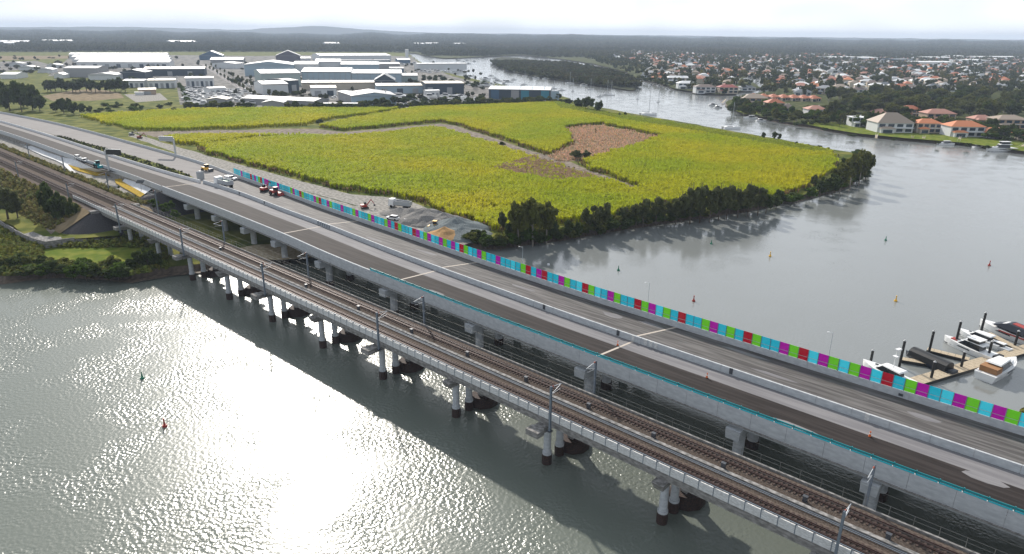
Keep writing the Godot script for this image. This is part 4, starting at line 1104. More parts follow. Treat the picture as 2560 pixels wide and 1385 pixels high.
# ---------- industrial estate: each shed is given by the foot of its front wall in the photograph
func shed(u0: float, v0: float, u1: float, v1: float, h: float, depth: float, rise: float, roof: String, wall: String, doors: int, label: String, along := true, called := "warehouse", cat := "warehouse") -> Node3D:
	var a := at(u0, v0, LAND)
	var b := at(u1, v1, LAND)
	var w := a.distance_to(b)
	var o := thing(called, label, cat, a, facing(b - a))
	var mb := MB.new()
	mb.quad(Vector3(0, -0.5, 0), Vector3(w, -0.5, 0), Vector3(w, h, 0), Vector3(0, h, 0))
	mb.quad(Vector3(w, -0.5, -depth), Vector3(0, -0.5, -depth), Vector3(0, h, -depth), Vector3(w, h, -depth))
	mb.quad(Vector3(0, -0.5, -depth), Vector3(0, -0.5, 0), Vector3(0, h, 0), Vector3(0, h, -depth))
	mb.quad(Vector3(w, -0.5, 0), Vector3(w, -0.5, -depth), Vector3(w, h, -depth), Vector3(w, h, 0))
	if along:
		mb.tri(Vector3(0, h, -depth), Vector3(0, h, 0), Vector3(0, h + rise, -depth / 2)); mb.tri(Vector3(w, h, 0), Vector3(w, h, -depth), Vector3(w, h + rise, -depth / 2))
	else:
		mb.tri(Vector3(0, h, 0), Vector3(w, h, 0), Vector3(w / 2, h + rise, 0)); mb.tri(Vector3(w, h, -depth), Vector3(0, h, -depth), Vector3(w / 2, h + rise, -depth))
	part("wall", mb.mesh(), M[wall], o)
	mb = MB.new()
	var e := 0.5
	var t := Vector3(0, 0.3, 0)
	if along:
		var ya := h - e * rise / (depth / 2)
		for sgn in [[0.0 + e, -depth / 2], [-depth - e, -depth / 2]]:
			var q := [Vector3(-e, ya, sgn[0]), Vector3(w + e, ya, sgn[0]), Vector3(w + e, h + rise, sgn[1]), Vector3(-e, h + rise, sgn[1])]
			mb.hexa([q[0], q[1], q[2], q[3], q[0] + t, q[1] + t, q[2] + t, q[3] + t])
	else:
		var yb := h - e * rise / (w / 2)
		for sgn in [[-e, w / 2], [w + e, w / 2]]:
			var q := [Vector3(sgn[0], yb, e), Vector3(sgn[0], yb, -depth - e), Vector3(sgn[1], h + rise, -depth - e), Vector3(sgn[1], h + rise, e)]
			mb.hexa([q[0], q[1], q[2], q[3], q[0] + t, q[1] + t, q[2] + t, q[3] + t])
	part("roof", mb.mesh(), M[roof], o)
	if w > 18.0 and depth > 15.0:
		# skylight strips and ridge vents on the roof
		var n := clampi(int(w / 11.0), 2, 9)
		for k in n:
			var x := w * (k + 0.5) / n
			if along:
				mb = MB.new()
				for sd in [[0.12, 0.86]]:
					var z0: float = -depth / 2 * sd[0]; var z1: float = -depth / 2 * sd[1]
					var y0: float = h + rise * sd[0] + 0.34; var y1: float = h + rise * sd[1] + 0.34
					mb.hexa([Vector3(x - 0.6, y0 - 0.1, z0), Vector3(x + 0.6, y0 - 0.1, z0), Vector3(x + 0.6, y1 - 0.1, z1), Vector3(x - 0.6, y1 - 0.1, z1), Vector3(x - 0.6, y0, z0), Vector3(x + 0.6, y0, z0), Vector3(x + 0.6, y1, z1), Vector3(x - 0.6, y1, z1)])
				part("skylight", mb.mesh(), M.wall_bluegrey, o)
			if k % 2 == 0:
				mb = MB.new()
				mb.tube(Vector3(x, h + rise * (1.0 if along else 0.3), -depth / 2), Vector3(x, h + rise * (1.0 if along else 0.3) + 1.3, -depth / 2), 0.6, 0.6, 8)
				part("roof_vent", mb.mesh(), M.galv, o)
		mb = MB.new(); mb.box(Vector3(w / 2, h - 0.25, 0.55), Vector3(w + 1.0, 0.35, 0.25)); part("gutter", mb.mesh(), M.wall_grey, o)
	for k in doors:
		var x := w * (k + 0.5) / doors
		mb = MB.new(); mb.box(Vector3(x, h * 0.32, 0.06), Vector3(minf(w / doors * 0.55, 6.0), h * 0.64, 0.12))
		part("door", mb.mesh(), M.wall_dark if k % 2 else M.grey, o)
	return o
func ribs(o: Node3D, w: float, h: float, count: int) -> void:
	for k in count + 1:
		var mb := MB.new(); mb.box(Vector3(w * k / count, h / 2, 0.12), Vector3(0.25, h, 0.24))
		part("wall_rib", mb.mesh(), M.wall_grey, o)

func make_industry() -> void:
	var o := shed(757, 213, 879, 213, 15.0, 62, 3.0, "roof_white", "wall_bluegrey", 0, "largest pale blue boat shed with white roof and ribbed wall")
	ribs(o, at(757, 213, LAND).distance_to(at(879, 213, LAND)), 15.0, 9)
	o = shed(655, 216, 753, 214, 14.0, 60, 2.5, "roof_white", "wall_green", 1, "grey green shed with white roof beside the largest boat shed")
	o = shed(880, 213, 1005, 213, 13.5, 58, 2.5, "roof_white", "wall_bluegrey", 0, "long pale blue shed with white roof towards the river")
	ribs(o, at(880, 213, LAND).distance_to(at(1005, 213, LAND)), 13.5, 8)
	shed(613, 190, 735, 190, 15.0, 60, 4.0, "roof_white", "wall_bluegrey", 0, "wide blue grey shed with a shallow peaked front", false)
	shed(735, 188, 796, 188, 15.0, 70, 2.5, "roof_white", "wall_white", 0, "white roofed shed behind the largest boat shed")
	shed(790, 184, 853, 184, 17.0, 70, 2.5, "roof_white", "wall_white", 0, "tallest white roofed shed behind the boat sheds")
	shed(854, 186, 949, 186, 14.0, 70, 2.5, "roof_white", "wall_bluegrey", 0, "white roofed shed behind the long river shed")
	shed(724, 233, 749, 231, 12.0, 30, 1.0, "roof_slate", "wall_dark", 1, "dark open sided bay between the pale sheds")
	shed(659, 238, 722, 236, 10.0, 42, 2.0, "roof_slate", "wall_white", 0, "white walled shed with dark grey roof beside the palm lined road")
	shed(656, 270, 709, 270, 4.2, 26, 1.6, "roof_grey", "wall_grey", 0, "small grey gabled shed at the corner by the cane field", false)
	shed(786, 268, 822, 262, 4.6, 70, 1.6, "roof_grey", "wall_grey", 0, "long low grey gabled shed running back from the field", false)
	shed(780, 240, 842, 239, 7.5, 26, 1.2, "roof_cream", "wall_white", 2, "low white workshop with a cream roof edge")
	shed(756, 225, 956, 224, 7.5, 24, 1.4, "roof_cream", "wall_cream", 0, "very long low shed with a cream roof before the boat sheds")
	shed(942, 234, 1058, 233, 7.6, 26, 1.5, "roof_cream", "wall_bluegrey", 3, "pale blue low shed with a cream roof beside the dark gabled hall")
	shed(937, 226, 988, 226, 10.5, 36, 6.0, "roof_grey", "wall_dark", 0, "steep gabled grey hall with a dark front", false)
	shed(880, 263, 991, 261, 7.6, 40, 2.5, "roof_grey", "wall_bluegrey", 0, "blue shed with broad shallow grey roof facing the cane field", false)
	shed(846, 250, 880, 262, 7.6, 12, 0.6, "roof_grey", "wall_grey", 1, "grey lean-to on the end of the blue shed")
	shed(810, 270, 902, 270, 3.6, 3, 0.2, "roof_white", "wall_blue", 0, "dark blue fence building with a white top by the field", true, "low_shed", "shed")
	shed(1064, 237, 1160, 236, 11.0, 34, 0.8, "roof_cream", "wall_dark", 4, "dark fronted marina office with a flat pale roof")
	shed(1066, 243, 1099, 242, 6.0, 8, 0.4, "roof_white", "wall_white", 3, "white portal frame building before the marina office")
	o = shed(1222, 247, 1375, 250, 9.0, 40, 1.5, "roof_white", "wall_dark", 0, "long dark panelled shed beside the upper river")
	for k in 7:
		var mb := MB.new(); mb.box(Vector3(6.0 + k * 9.5, 4.2, 0.1), Vector3(7.6, 8.2, 0.2))
		part("shed_door", mb.mesh(), M[["wall_blue", "wall_dark", "wall_grey", "wall_teal", "wall_dark", "wall_teal", "wall_bluegrey"][k]], o)
	shed(691, 160, 752, 160, 15.0, 60, 9.0, "roof_grey", "wall_purple", 0, "arched hangar with a dark front in the back row", false)
	shed(726, 156, 777, 156, 8.0, 30, 2.0, "roof_white", "wall_white", 0, "small white canopy beside the arched hangar")
	shed(801, 154, 978, 153, 12.0, 90, 3.0, "roof_white", "wall_white", 0, "very long white warehouse near the back of the estate")
	shed(800, 157, 975, 156, 4.5, 20, 0.5, "roof_grey", "wall_blue", 0, "low dark blue shed before the very long white warehouse")
	o = shed(1045, 175, 1167, 174, 10.0, 26, 0.6, "roof_white", "wall_white", 0, "white roofed wharf reaching over the river")
	shed(995, 160, 1026, 160, 8.0, 40, 2.0, "roof_white", "wall_blue", 0, "white roofed shed with a blue wall by the river bend")
	shed(1016, 146, 1022, 146, 20.0, 12, 0.2, "roof_white", "wall_white", 0, "slim white tower by the river bend", true, "tower", "tower")
	shed(940, 172, 1000, 172, 8.0, 40, 2.0, "roof_cream", "wall_grey", 0, "cream roofed shed behind the dark trees")
	shed(975, 183, 1010, 183, 7.0, 30, 1.5, "roof_slate", "wall_blue", 0, "dark blue roofed workshop by the river sheds")
	shed(1005, 206, 1045, 206, 8.0, 40, 2.0, "roof_grey", "wall_green", 0, "small green grey workshop at the end of the long river shed")
	# western cluster
	for k in 4:
		var v := 169.0 - k * 7.4
		shed(195 - k * 7, v, 425 - k * 2, v, 8.5, 40, 3.0, "roof_white", "wall_white", 8 if k == 0 else 0, ["front white warehouse of the four in a row with a line of doors", "second white warehouse of the four in a row behind the front one", "third white warehouse of the four in a row with a dark gutter line", "rearmost white warehouse of the four in a row"][k])
	shed(162, 193, 247, 193, 11.0, 40, 2.0, "roof_grey", "wall_grey", 0, "plain grey warehouse behind the windbreak trees")
	shed(222, 200, 292, 200, 6.0, 30, 2.0, "roof_grey", "wall_white", 0, "low grey roofed shed behind the windbreak trees", false)
	shed(302, 197, 365, 197, 8.0, 30, 3.0, "roof_grey", "wall_slate" if false else "wall_dark", 0, "dark gabled shed before the white warehouses", false)
	shed(362, 190, 513, 189, 9.0, 36, 2.0, "roof_cream", "wall_dark", 6, "long cream roofed building with a colonnade along the road")
	shed(310, 219, 362, 219, 7.0, 20, 1.0, "roof_white", "wall_white", 4, "white office with columns beside the windbreak")
	shed(372, 221, 440, 220, 8.0, 22, 1.0, "roof_cream", "wall_white", 5, "cream roofed office between the white buildings")
	shed(466, 217, 535, 216, 9.0, 22, 1.0, "roof_white", "wall_white", 6, "white two storey office beside the boat yard")
	shed(348, 237, 391, 236, 4.5, 16, 1.0, "roof_cream", "wall_tan", 1, "beige site hut on the grass mound")
	shed(338, 238, 358, 238, 2.6, 3, 0.1, "roof_white", "wall_white", 0, "white shipping container beside the beige site hut", true, "container", "container")
	shed(499, 150, 557, 150, 9.0, 60, 9.0, "roof_white", "wall_blue", 0, "blue hall with a tall white peaked roof at the end of the road", false)
	shed(527, 162, 609, 162, 9.0, 50, 3.0, "roof_white", "wall_grey", 0, "white roofed shed beyond the palm lined road")
	shed(588, 172, 612, 170, 8.0, 40, 2.0, "roof_grey", "wall_white", 0, "small grey roofed shed beside the wide blue grey shed")
	shed(526, 237, 566, 235, 6.0, 14, 0.6, "roof_white", "wall_white", 3, "white boat yard office among the stored boats")
	shed(518, 263, 568, 263, 4.6, 16, 1.4, "roof_cream", "wall_grey", 0, "cream roofed boat yard shed by the hedge", false)
	shed(2, 197, 42, 197, 5.0, 30, 2.0, "roof_white", "wall_white", 0, "white shed at the edge of the western grove")
	for q in [[0, 115, 78, 60, "long white roofed factory in the woods beyond the dry field"], [12, 119, 42, 40, "smaller white factory before the long one in the woods"], [110, 112, 186, 60, "white roofed factory in the woods beside the grey one"], [430, 113, 494, 120, "white hospital like block standing among the woods"], [1040, 118, 1062, 40, "small white building in the woods above the river"], [1066, 117, 1100, 40, "white building in the woods above the river bend"], [815, 117, 850, 40, "low white building in the woods beyond the estate"], [1140, 118, 1165, 40, "pale building in the woods beside the upper river"]]:
		shed(q[0], q[1], q[2], q[1], 14.0, q[3], 4.0, "roof_white", "wall_white", 0, q[4], true, "factory", "building")
	# hedges, street palms, parked cars and the boats laid up ashore
	var hedge := "trees and hedge along the edge of the industrial estate"
	for k in 62:
		var u := 476.0 + k * 15.2
		if u > 640 and u < 715: continue
		var v := 273.0 - (0.0 if u < 960 else (u - 960.0) * 0.035)
		tree("bush" if k % 3 else "mangrove", at(u + rf(-5, 5), v, LAND), rf(4.0, 8.0), rf(7, 12), "dark hedge tree between the cane field and the industrial estate", hedge, "leaf_dark" if k % 4 else "leaf_olive")
	for k in 18:
		var t := k / 17.0
		tree("mangrove", at(lerpf(450, 478, t) + rf(-3, 3), lerpf(215, 268, t), LAND), rf(3, 5), rf(5, 7), "green hedge bush along the side of the boat yard", "hedge along the boat yard", "leaf_green")
	for k in 30:
		var t := k / 29.0
		var side := -1.0 if k % 2 else 1.0
		tree("oak", at(lerpf(520, 668, t) + side * lerpf(9, 22, t), lerpf(166, 248, t), LAND), rf(6, 10), rf(5, 7), "street tree along the road into the industrial estate", "street trees in the industrial estate", "leaf_olive")
	for q in [[680, 232], [690, 238], [700, 240], [712, 242], [740, 240], [785, 236], [900, 268], [920, 268], [940, 266], [960, 265], [985, 262], [1010, 259], [1030, 255], [1060, 258], [1085, 262], [1110, 260], [1140, 262], [1170, 258], [1200, 260], [1225, 262], [1260, 262], [1290, 262], [1320, 258], [1350, 256], [1395, 250], [1090, 200], [1110, 204], [1130, 208], [1150, 212], [1170, 214], [1190, 218], [1060, 196], [1075, 204], [1100, 212], [1125, 216], [1150, 219], [1185, 222], [1210, 215], [940, 184], [955, 186], [970, 188], [870, 152], [890, 152], [385, 206], [400, 208], [425, 214], [345, 214], [330, 208], [505, 200], [480, 195]]:
		tree("gum" if int(q[0]) % 2 else "bush", at(q[0], q[1], LAND), rf(5, 9), rf(7, 12), "dark tree growing among the industrial sheds", "trees among the industrial sheds", "leaf_dark")
	var yard_x := []
	for k in 110:
		var w := rf(5, 10)
		yard_x.append(Transform3D(yaw(rf(0, TAU)).scaled(Vector3(w, rf(3, 8), w) / 10.0), at(rf(-20, 500), rf(141, 184), LAND)))
	for q in [[48, 176, 88, "low white canopy in the yard west of the warehouses"], [96, 182, 132, "pale arched shelter in the yard west of the warehouses"], [20, 166, 58, "flat grey shed across the yard from the canopies"], [118, 170, 150, "small white shed beside the warehouse row"], [136, 196, 160, "white shelter behind the windbreak's end"]]:
		shed(q[0], q[1], q[2], q[1], 4.5, 18, 2.0, "roof_white" if not q[3].begins_with("flat") else "roof_grey", "wall_white", 0, q[3], false)
	for k in 190:
		var w := rf(4, 8.5)
		yard_x.append(Transform3D(yaw(rf(0, TAU)).scaled(Vector3(w, rf(3, 7.5), w) / 10.0), at(rf(560, 1210), rf(150, 262), LAND)))
	crowd("yard_trees", "small scattered trees and shrubs in the yards of the industrial estate", "trees", KIND.mangrove[0][0], yard_x, 0.062, 0.078, 0.024, 0.4)
	var b0: Node3D = null
	for q in boat_spots():
		var p := at(q[0], q[1], LAND + 0.9)
		var xf := Transform3D(yaw(q[2]).scaled(Vector3.ONE * q[3]), p)
		if b0 == null:
			b0 = cruiser(p, q[2], 10.0, "white motor boat laid up ashore among the industrial sheds", "boats laid up ashore", M.white_gel, true)
			b0.transform = xf
		else: dup(b0, xf)
	var c0: Node3D = null
	for q in [[604, 216], [612, 222], [618, 228], [626, 232], [634, 240], [642, 236], [650, 246], [560, 190], [572, 196], [580, 202], [530, 176], [545, 184], [832, 246], [838, 243], [820, 250], [720, 246], [730, 250], [738, 254], [745, 258], [700, 248]] + car_spots():
		var p := at(q[0], q[1], LAND + 0.06)
		var xf := Transform3D(yaw(rf(-0.9, -0.5)), p)
		if c0 == null:
			c0 = car(p, -0.7, "white", "parked car on the industrial estate road", "parked_car", "cars parked on the industrial estate")
		else: dup(c0, xf)
func car_spots() -> Array:
	var o := []
	for k in 26: o.append([rf(20, 160), rf(160, 185)])
	for k in 14: o.append([rf(440, 520), rf(192, 212)])
	for k in 16: o.append([rf(1000, 1160), rf(240, 262)])
	for k in 12: o.append([rf(590, 660), rf(196, 232)])
	return o
func boat_spots() -> Array:
	var o := []
	for k in 110:
		var t := rng.randf()
		o.append([rf(470, 640) - (1.0 - t) * 12.0, lerpf(222, 262, t), rf(-0.6, 0.6) + (PI if k % 2 else 0.0), rf(0.6, 1.15)])
	for k in 26: o.append([rf(995, 1215), rf(240, 256), rf(-0.5, 0.5), rf(0.8, 1.5)])
	for k in 30: o.append([rf(880, 1040), rf(157, 163), rf(-0.5, 0.5), rf(0.8, 1.3)])
	for k in 16: o.append([rf(1180, 1280), rf(196, 216), rf(-0.7, 0.7), rf(0.8, 1.4)])
	for k in 22: o.append([rf(1040, 1130), rf(172, 182), rf(-0.5, 0.5), rf(0.8, 1.2)])
	return o

# ---------- vehicles and boats
func car(p: Vector3, turn: float, paint: String, label: String, called := "car", group := "", tray := false) -> Node3D:
	var o := thing(called, label, "car" if not tray else "ute", p, yaw(turn), group)
	var mb := MB.new()
	mb.hexa([Vector3(-2.3, 0.35, -0.88), Vector3(2.3, 0.35, -0.88), Vector3(2.3, 0.35, 0.88), Vector3(-2.3, 0.35, 0.88), Vector3(-2.3, 0.95, -0.84), Vector3(2.2, 0.85, -0.80), Vector3(2.2, 0.85, 0.80), Vector3(-2.3, 0.95, 0.84)])
	part("body", mb.mesh(), M[paint], o)
	var c0 := -0.2 if tray else -1.9
	mb = MB.new()
	mb.hexa([Vector3(c0, 0.9, -0.8), Vector3(1.2, 0.88, -0.8), Vector3(1.2, 0.88, 0.8), Vector3(c0, 0.9, 0.8), Vector3(c0 + 0.35, 1.45, -0.66), Vector3(0.5, 1.45, -0.66), Vector3(0.5, 1.45, 0.66), Vector3(c0 + 0.35, 1.45, 0.66)])
	part("cabin_glass", mb.mesh(), M.dark_glass, o)
	mb = MB.new(); mb.box(Vector3((c0 + 0.85) / 2, 1.48, 0), Vector3(0.85 - c0 - 0.4, 0.07, 1.34))
	part("roof", mb.mesh(), M[paint], o)
	if tray:
		mb = MB.new(); mb.box(Vector3(-1.35, 1.15, 0), Vector3(1.9, 0.4, 1.72)); part("tray", mb.mesh(), M.galv, o)
	for q in [[-1.45, -0.8], [1.4, -0.8], [-1.45, 0.8], [1.4, 0.8]]:
		mb = MB.new(); mb.tube(Vector3(q[0], 0.34, q[1] - 0.12), Vector3(q[0], 0.34, q[1] + 0.12), 0.34, 0.34, 10); mb.tube(Vector3(q[0], 0.34, q[1] + 0.12), Vector3(q[0], 0.34, q[1] - 0.12), 0.34, 0.34, 10)
		part("wheel", mb.mesh(), M.tyre, o)
	return o
func hull_mesh(l: float, beam: float, y0: float, y1: float, fine := 2.2) -> ArrayMesh:
	var mb := MB.new()
	var prev := []
	for i in 11:
		var t := i / 10.0
		var x := lerpf(-l / 2, l / 2, t)
		var hb := beam / 2 * (1.0 if t < 0.45 else maxf(0.02, 1.0 - pow((t - 0.45) / 0.55, fine)))
		var top := y1 * (1.0 + 0.35 * maxf(0.0, t - 0.4))
		var ring := [Vector3(x, top, -hb), Vector3(x - 0.25 * t, y0, -hb * 0.72), Vector3(x - 0.25 * t, y0, hb * 0.72), Vector3(x, top, hb)]
		if i > 0:
			for j in 3: mb.quad(prev[j], prev[j + 1], ring[j + 1], ring[j])
			mb.quad(prev[3], prev[0], ring[0], ring[3])
		else: mb.quad(ring[0], ring[1], ring[2], ring[3])
		prev = ring
	return mb.mesh()
func cruiser(p: Vector3, turn: float, l: float, label: String, group := "", paint: Material = null, ashore := false, called := "motor_boat") -> Node3D:
	var o := thing("stored_boat" if ashore else called, label, "boat", p, yaw(turn), group)
	var beam := l * 0.3
	part("hull", hull_mesh(l, beam, -0.3, l * 0.12), M.white_gel if paint == null else paint, o)
	var h := l * 0.12
	var mb := MB.new()
	mb.hexa([Vector3(-l * 0.25, h * 0.95, -beam * 0.38), Vector3(l * 0.2, h * 0.95, -beam * 0.3), Vector3(l * 0.2, h * 0.95, beam * 0.3), Vector3(-l * 0.25, h * 0.95, beam * 0.38), Vector3(-l * 0.22, h + l * 0.11, -beam * 0.33), Vector3(l * 0.06, h + l * 0.11, -beam * 0.25), Vector3(l * 0.06, h + l * 0.11, beam * 0.25), Vector3(-l * 0.22, h + l * 0.11, beam * 0.33)])
	part("cabin_glass", mb.mesh(), M.dark_glass, o)
	mb = MB.new()
	mb.hexa([Vector3(-l * 0.3, h + l * 0.11, -beam * 0.36), Vector3(l * 0.1, h + l * 0.11, -beam * 0.28), Vector3(l * 0.1, h + l * 0.11, beam * 0.28), Vector3(-l * 0.3, h + l * 0.11, beam * 0.36), Vector3(-l * 0.28, h + l * 0.13, -beam * 0.33), Vector3(l * 0.06, h + l * 0.125, -beam * 0.25), Vector3(l * 0.06, h + l * 0.125, beam * 0.25), Vector3(-l * 0.28, h + l * 0.13, beam * 0.33)])
	part("cabin_roof", mb.mesh(), M.white_gel, o)
	mb = MB.new()
	mb.hexa([Vector3(l * 0.1, h, -beam * 0.27), Vector3(l * 0.38, h * 1.12, -beam * 0.12), Vector3(l * 0.38, h * 1.12, beam * 0.12), Vector3(l * 0.1, h, beam * 0.27), Vector3(l * 0.1, h + l * 0.05, -beam * 0.22), Vector3(l * 0.3, h + l * 0.03, -beam * 0.1), Vector3(l * 0.3, h + l * 0.03, beam * 0.1), Vector3(l * 0.1, h + l * 0.05, beam * 0.22)])
	part("foredeck", mb.mesh(), M.white_gel, o)
	if not ashore:
		part("boot_stripe", hull_mesh(l * 0.985, beam * 0.80, -0.35, 0.22), M.navy, o)
		for s in [-1, 1]:
			mb = MB.new(); mb.hexa([Vector3(-l * 0.1, h * 0.62, s * beam * 0.475), Vector3(l * 0.16, h * 0.68, s * beam * 0.46), Vector3(l * 0.16, h * 0.68, s * beam * 0.47), Vector3(-l * 0.1, h * 0.62, s * beam * 0.50), Vector3(-l * 0.08, h * 0.8, s * beam * 0.485), Vector3(l * 0.12, h * 0.84, s * beam * 0.475), Vector3(l * 0.12, h * 0.84, s * beam * 0.48), Vector3(-l * 0.08, h * 0.8, s * beam * 0.51)]); part("hull_window", mb.mesh(), M.dark_glass, o)
		mb = MB.new(); mb.box(Vector3(l * 0.22, h + l * 0.045, 0), Vector3(l * 0.06, 0.04, beam * 0.16)); part("deck_hatch", mb.mesh(), M.dark_glass, o)
		mb = MB.new()
		for k in 5: mb.tube(Vector3(l * (0.1 + 0.085 * k), h * 1.05, beam * 0.40 * (1.0 - pow(maxf(0.0, 0.15 + 0.085 * k * 1.0) / 0.56, 2.2))), Vector3(l * (0.1 + 0.085 * k), h * 1.05 + 0.6, beam * 0.40 * (1.0 - pow(maxf(0.0, 0.15 + 0.085 * k) / 0.56, 2.2))), 0.03, 0.03, 4)
		part("bow_rail", mb.mesh(), M.galv, o)
		mb = MB.new(); mb.box(Vector3(-l * 0.4, h * 0.8, 0), Vector3(l * 0.16, 0.06, beam * 0.8)); part("cockpit", mb.mesh(), M.timber_deck, o)
	return o
func yacht(p: Vector3, turn: float, l: float, mast_h: float, label: String, cat := false, group := "") -> void:
	var o := thing("catamaran" if cat else "sailing_yacht", label, "sailboat", p, yaw(turn), group)
	if cat:
		for q in [-l * 0.22, l * 0.22]: part("hull", hull_mesh(l, l * 0.13, -0.3, l * 0.11, 1.6), M.white_gel, o, Transform3D(Basis(), Vector3(0, 0, q)))
		var mb1 := MB.new(); mb1.bx(Vector3(-l * 0.42, l * 0.08, -l * 0.22), Vector3(l * 0.2, l * 0.12, l * 0.22)); part("bridge_deck", mb1.mesh(), M.white_gel, o)
	else:
		part("hull", hull_mesh(l, l * 0.28, -0.3, l * 0.09, 1.7), M.white_gel, o)
	var mb := MB.new()
	mb.hexa([Vector3(-l * 0.28, l * 0.1, -l * 0.1), Vector3(l * 0.15, l * 0.1, -l * 0.07), Vector3(l * 0.15, l * 0.1, l * 0.07), Vector3(-l * 0.28, l * 0.1, l * 0.1), Vector3(-l * 0.28, l * 0.16, -l * 0.08), Vector3(l * 0.08, l * 0.14, -l * 0.05), Vector3(l * 0.08, l * 0.14, l * 0.05), Vector3(-l * 0.28, l * 0.16, l * 0.08)])
	part("cabin", mb.mesh(), M.white_gel, o)
	mb = MB.new(); mb.bx(Vector3(-l * 0.22, l * 0.115, -l * 0.105), Vector3(l * 0.06, l * 0.135, l * 0.105)); part("cabin_window", mb.mesh(), M.dark_glass, o)
	mb = MB.new(); mb.tube(Vector3(l * 0.05, l * 0.1, 0), Vector3(l * 0.05, mast_h, 0), 0.2, 0.13, 8); part("mast", mb.mesh(), M.galv, o)
	mb = MB.new(); mb.tube(Vector3(l * 0.05, l * 0.2, 0), Vector3(-l * 0.4, l * 0.22, 0), 0.12, 0.10, 8); part("boom", mb.mesh(), M.navy, o)
	mb = MB.new(); mb.tube(Vector3(l * 0.05, mast_h * 0.96, 0), Vector3(l * 0.5, l * 0.12, 0), 0.03, 0.06, 5); part("forestay", mb.mesh(), M.galv, o)
	mb = MB.new(); mb.tube(Vector3(l * 0.05, mast_h * 0.98, 0), Vector3(-l * 0.48, l * 0.1, 0), 0.02, 0.02, 5); part("backstay", mb.mesh(), M.galv, o)
func make_boats() -> void:
	for q in [[1620, 287, 222, 0.15, 13.0, true, "white catamaran with two thin masts moored off the cane field"], [1827, 321, 255, 0.1, 12.0, true, "white catamaran with a dark sail cover moored near the suburb bank"]]:
		var p := at(q[0], q[1], 0)
		yacht(p, q[3], q[4], top_of(p, q[2]), q[6], true)
	for q in [[1646, 255, 222, 1.2, 9.0], [1594, 247, 222, 1.3, 8.5], [1517, 238, 200, -0.3, 11.0], [1424, 209, 180, 0.0, 12.0], [1432, 228, 195, 1.4, 11.0], [1476, 224, 196, 0.1, 9.0], [1527, 238, 202, -0.2, 9.0], [1405, 226, 205, 0.4, 9.0], [1385, 222, 200, 0.6, 9.0], [1284, 200, 176, 0.5, 10.0], [1228, 190, 165, 0.5, 10.0], [1238, 196, 172, 0.8, 10.0], [1500, 242, 215, 0.3, 8.0], [1310, 212, 192, 0.2, 9.0], [1312, 190, 176, 0.2, 8.0]]:
		var p := at(q[0], q[1], 0)
		yacht(p, q[3], q[4], clampf(top_of(p, q[2]), 9, 20), "single masted sailing yacht moored in the river beside the wooded island", false, "sailing yachts moored by the wooded island")
	for q in [[1160, 156], [1172, 160], [1186, 154], [1145, 152], [1168, 152], [1340, 196], [1365, 198], [1460, 214]]:
		cruiser(at(q[0], q[1], 0), rf(-0.5, 0.5), 10.0, "small boat moored in the bright upper reach of the river", "boats in the upper reach")
	for q in [[1783, 264, 0.1, 9.0, "dark boat at the pontoon off the suburb point"], [1795, 270, 0.2, 8.0, "second boat at the pontoon off the suburb point"], [1875, 297, PI + 0.1, 11.0, "white cruiser moored by the lawn on the suburb bank"], [1903, 303, 0.1, 8.0, "small runabout moored beside the white cruiser"], [2362, 362, PI, 10.0, "white boat with blue canopy at the end of the gangway"], [2500, 378, PI + 0.05, 17.0, "large white motor yacht moored at the suburb bank"], [2445, 369, 0.2, 7.0, "small boat on the dark mooring beside the large motor yacht"], [1628, 213, 0.9, 9.0, "white boat moored at the head of the suburb channel"], [1648, 216, 0.9, 7.0, "small boat along the suburb wall by the channel"], [1668, 223, 0.8, 7.0, "boat with dark cover along the suburb wall"]]:
		var o := cruiser(at(q[0], q[1], 0), q[2], q[3], q[4])
		if q[3] > 15.0:
			var mb := MB.new(); mb.bx(Vector3(-4, 4.2, -1.3), Vector3(0.5, 5.4, 1.3)); part("flybridge", mb.mesh(), M.dark_glass, o)
			mb = MB.new(); mb.bx(Vector3(-4.6, 5.4, -1.6), Vector3(0.9, 5.55, 1.6)); part("hardtop", mb.mesh(), M.white_gel, o)
	# gangways and pontoons along the suburb bank
	for q in [[2395, 358, 2402, 340, "pale gangway sloping from the lawn down to the water"], [2545, 372, 2562, 362, "gangway beside the large motor yacht"], [2280, 349, 2282, 342, "short grey pier below the red roofed houses"], [2308, 351, 2310, 343, "second short grey pier below the red roofed houses"], [2190, 346, 2192, 337, "small boat ramp below the grey gabled house"], [1805, 258, 1815, 248, "narrow jetty at the suburb point"]]:
		var a := at(q[0], q[1], 0.8); var b := at(q[2], q[3], 2.4)
		var o := thing("gangway", q[4], "gangway", a)
		var d := b - a
		var w := d.cross(Vector3.UP).normalized() * 0.7
		var t := Vector3(0, 0.2, 0)
		var mb := MB.new(); mb.hexa([-w, w, d + w, d - w, -w + t, w + t, d + w + t, d - w + t]); part("deck", mb.mesh(), M.timber_deck, o)
		for s in [-1, 1]:
			mb = MB.new(); mb.tube(w * s + t * 5, d + w * s + t * 5, 0.05, 0.05, 5); mb.tube(w * s, w * s + t * 5, 0.05, 0.05, 5); mb.tube(d + w * s, d + w * s + t * 5, 0.05, 0.05, 5); part("handrail", mb.mesh(), M.galv, o)
	# buoys
	for q in [[356, 946, "green", "green channel buoy floating on the glittering water"], [412, 1066, "red", "red channel buoy floating near the sun's glare"], [1546, 676, "green", "green channel buoy off the riverbank trees beyond the wall"], [1778, 610, "green", "small dark green buoy near the tree reflections"], [1925, 641, "yellow", "yellow buoy in mid river opposite the sandy bank"], [2214, 601, "green", "green buoy in the open river opposite the point"], [1734, 753, "red", "red channel buoy just beyond the coloured wall"], [2473, 664, "red", "red buoy out towards the suburb bank"], [2239, 753, "yellow", "yellow buoy near the marina piles"], [1371, 662, "white", "small white mooring float beyond the coloured wall"]]:
		var m: Material = M.green_paint if q[2] == "green" else M[q[2]]
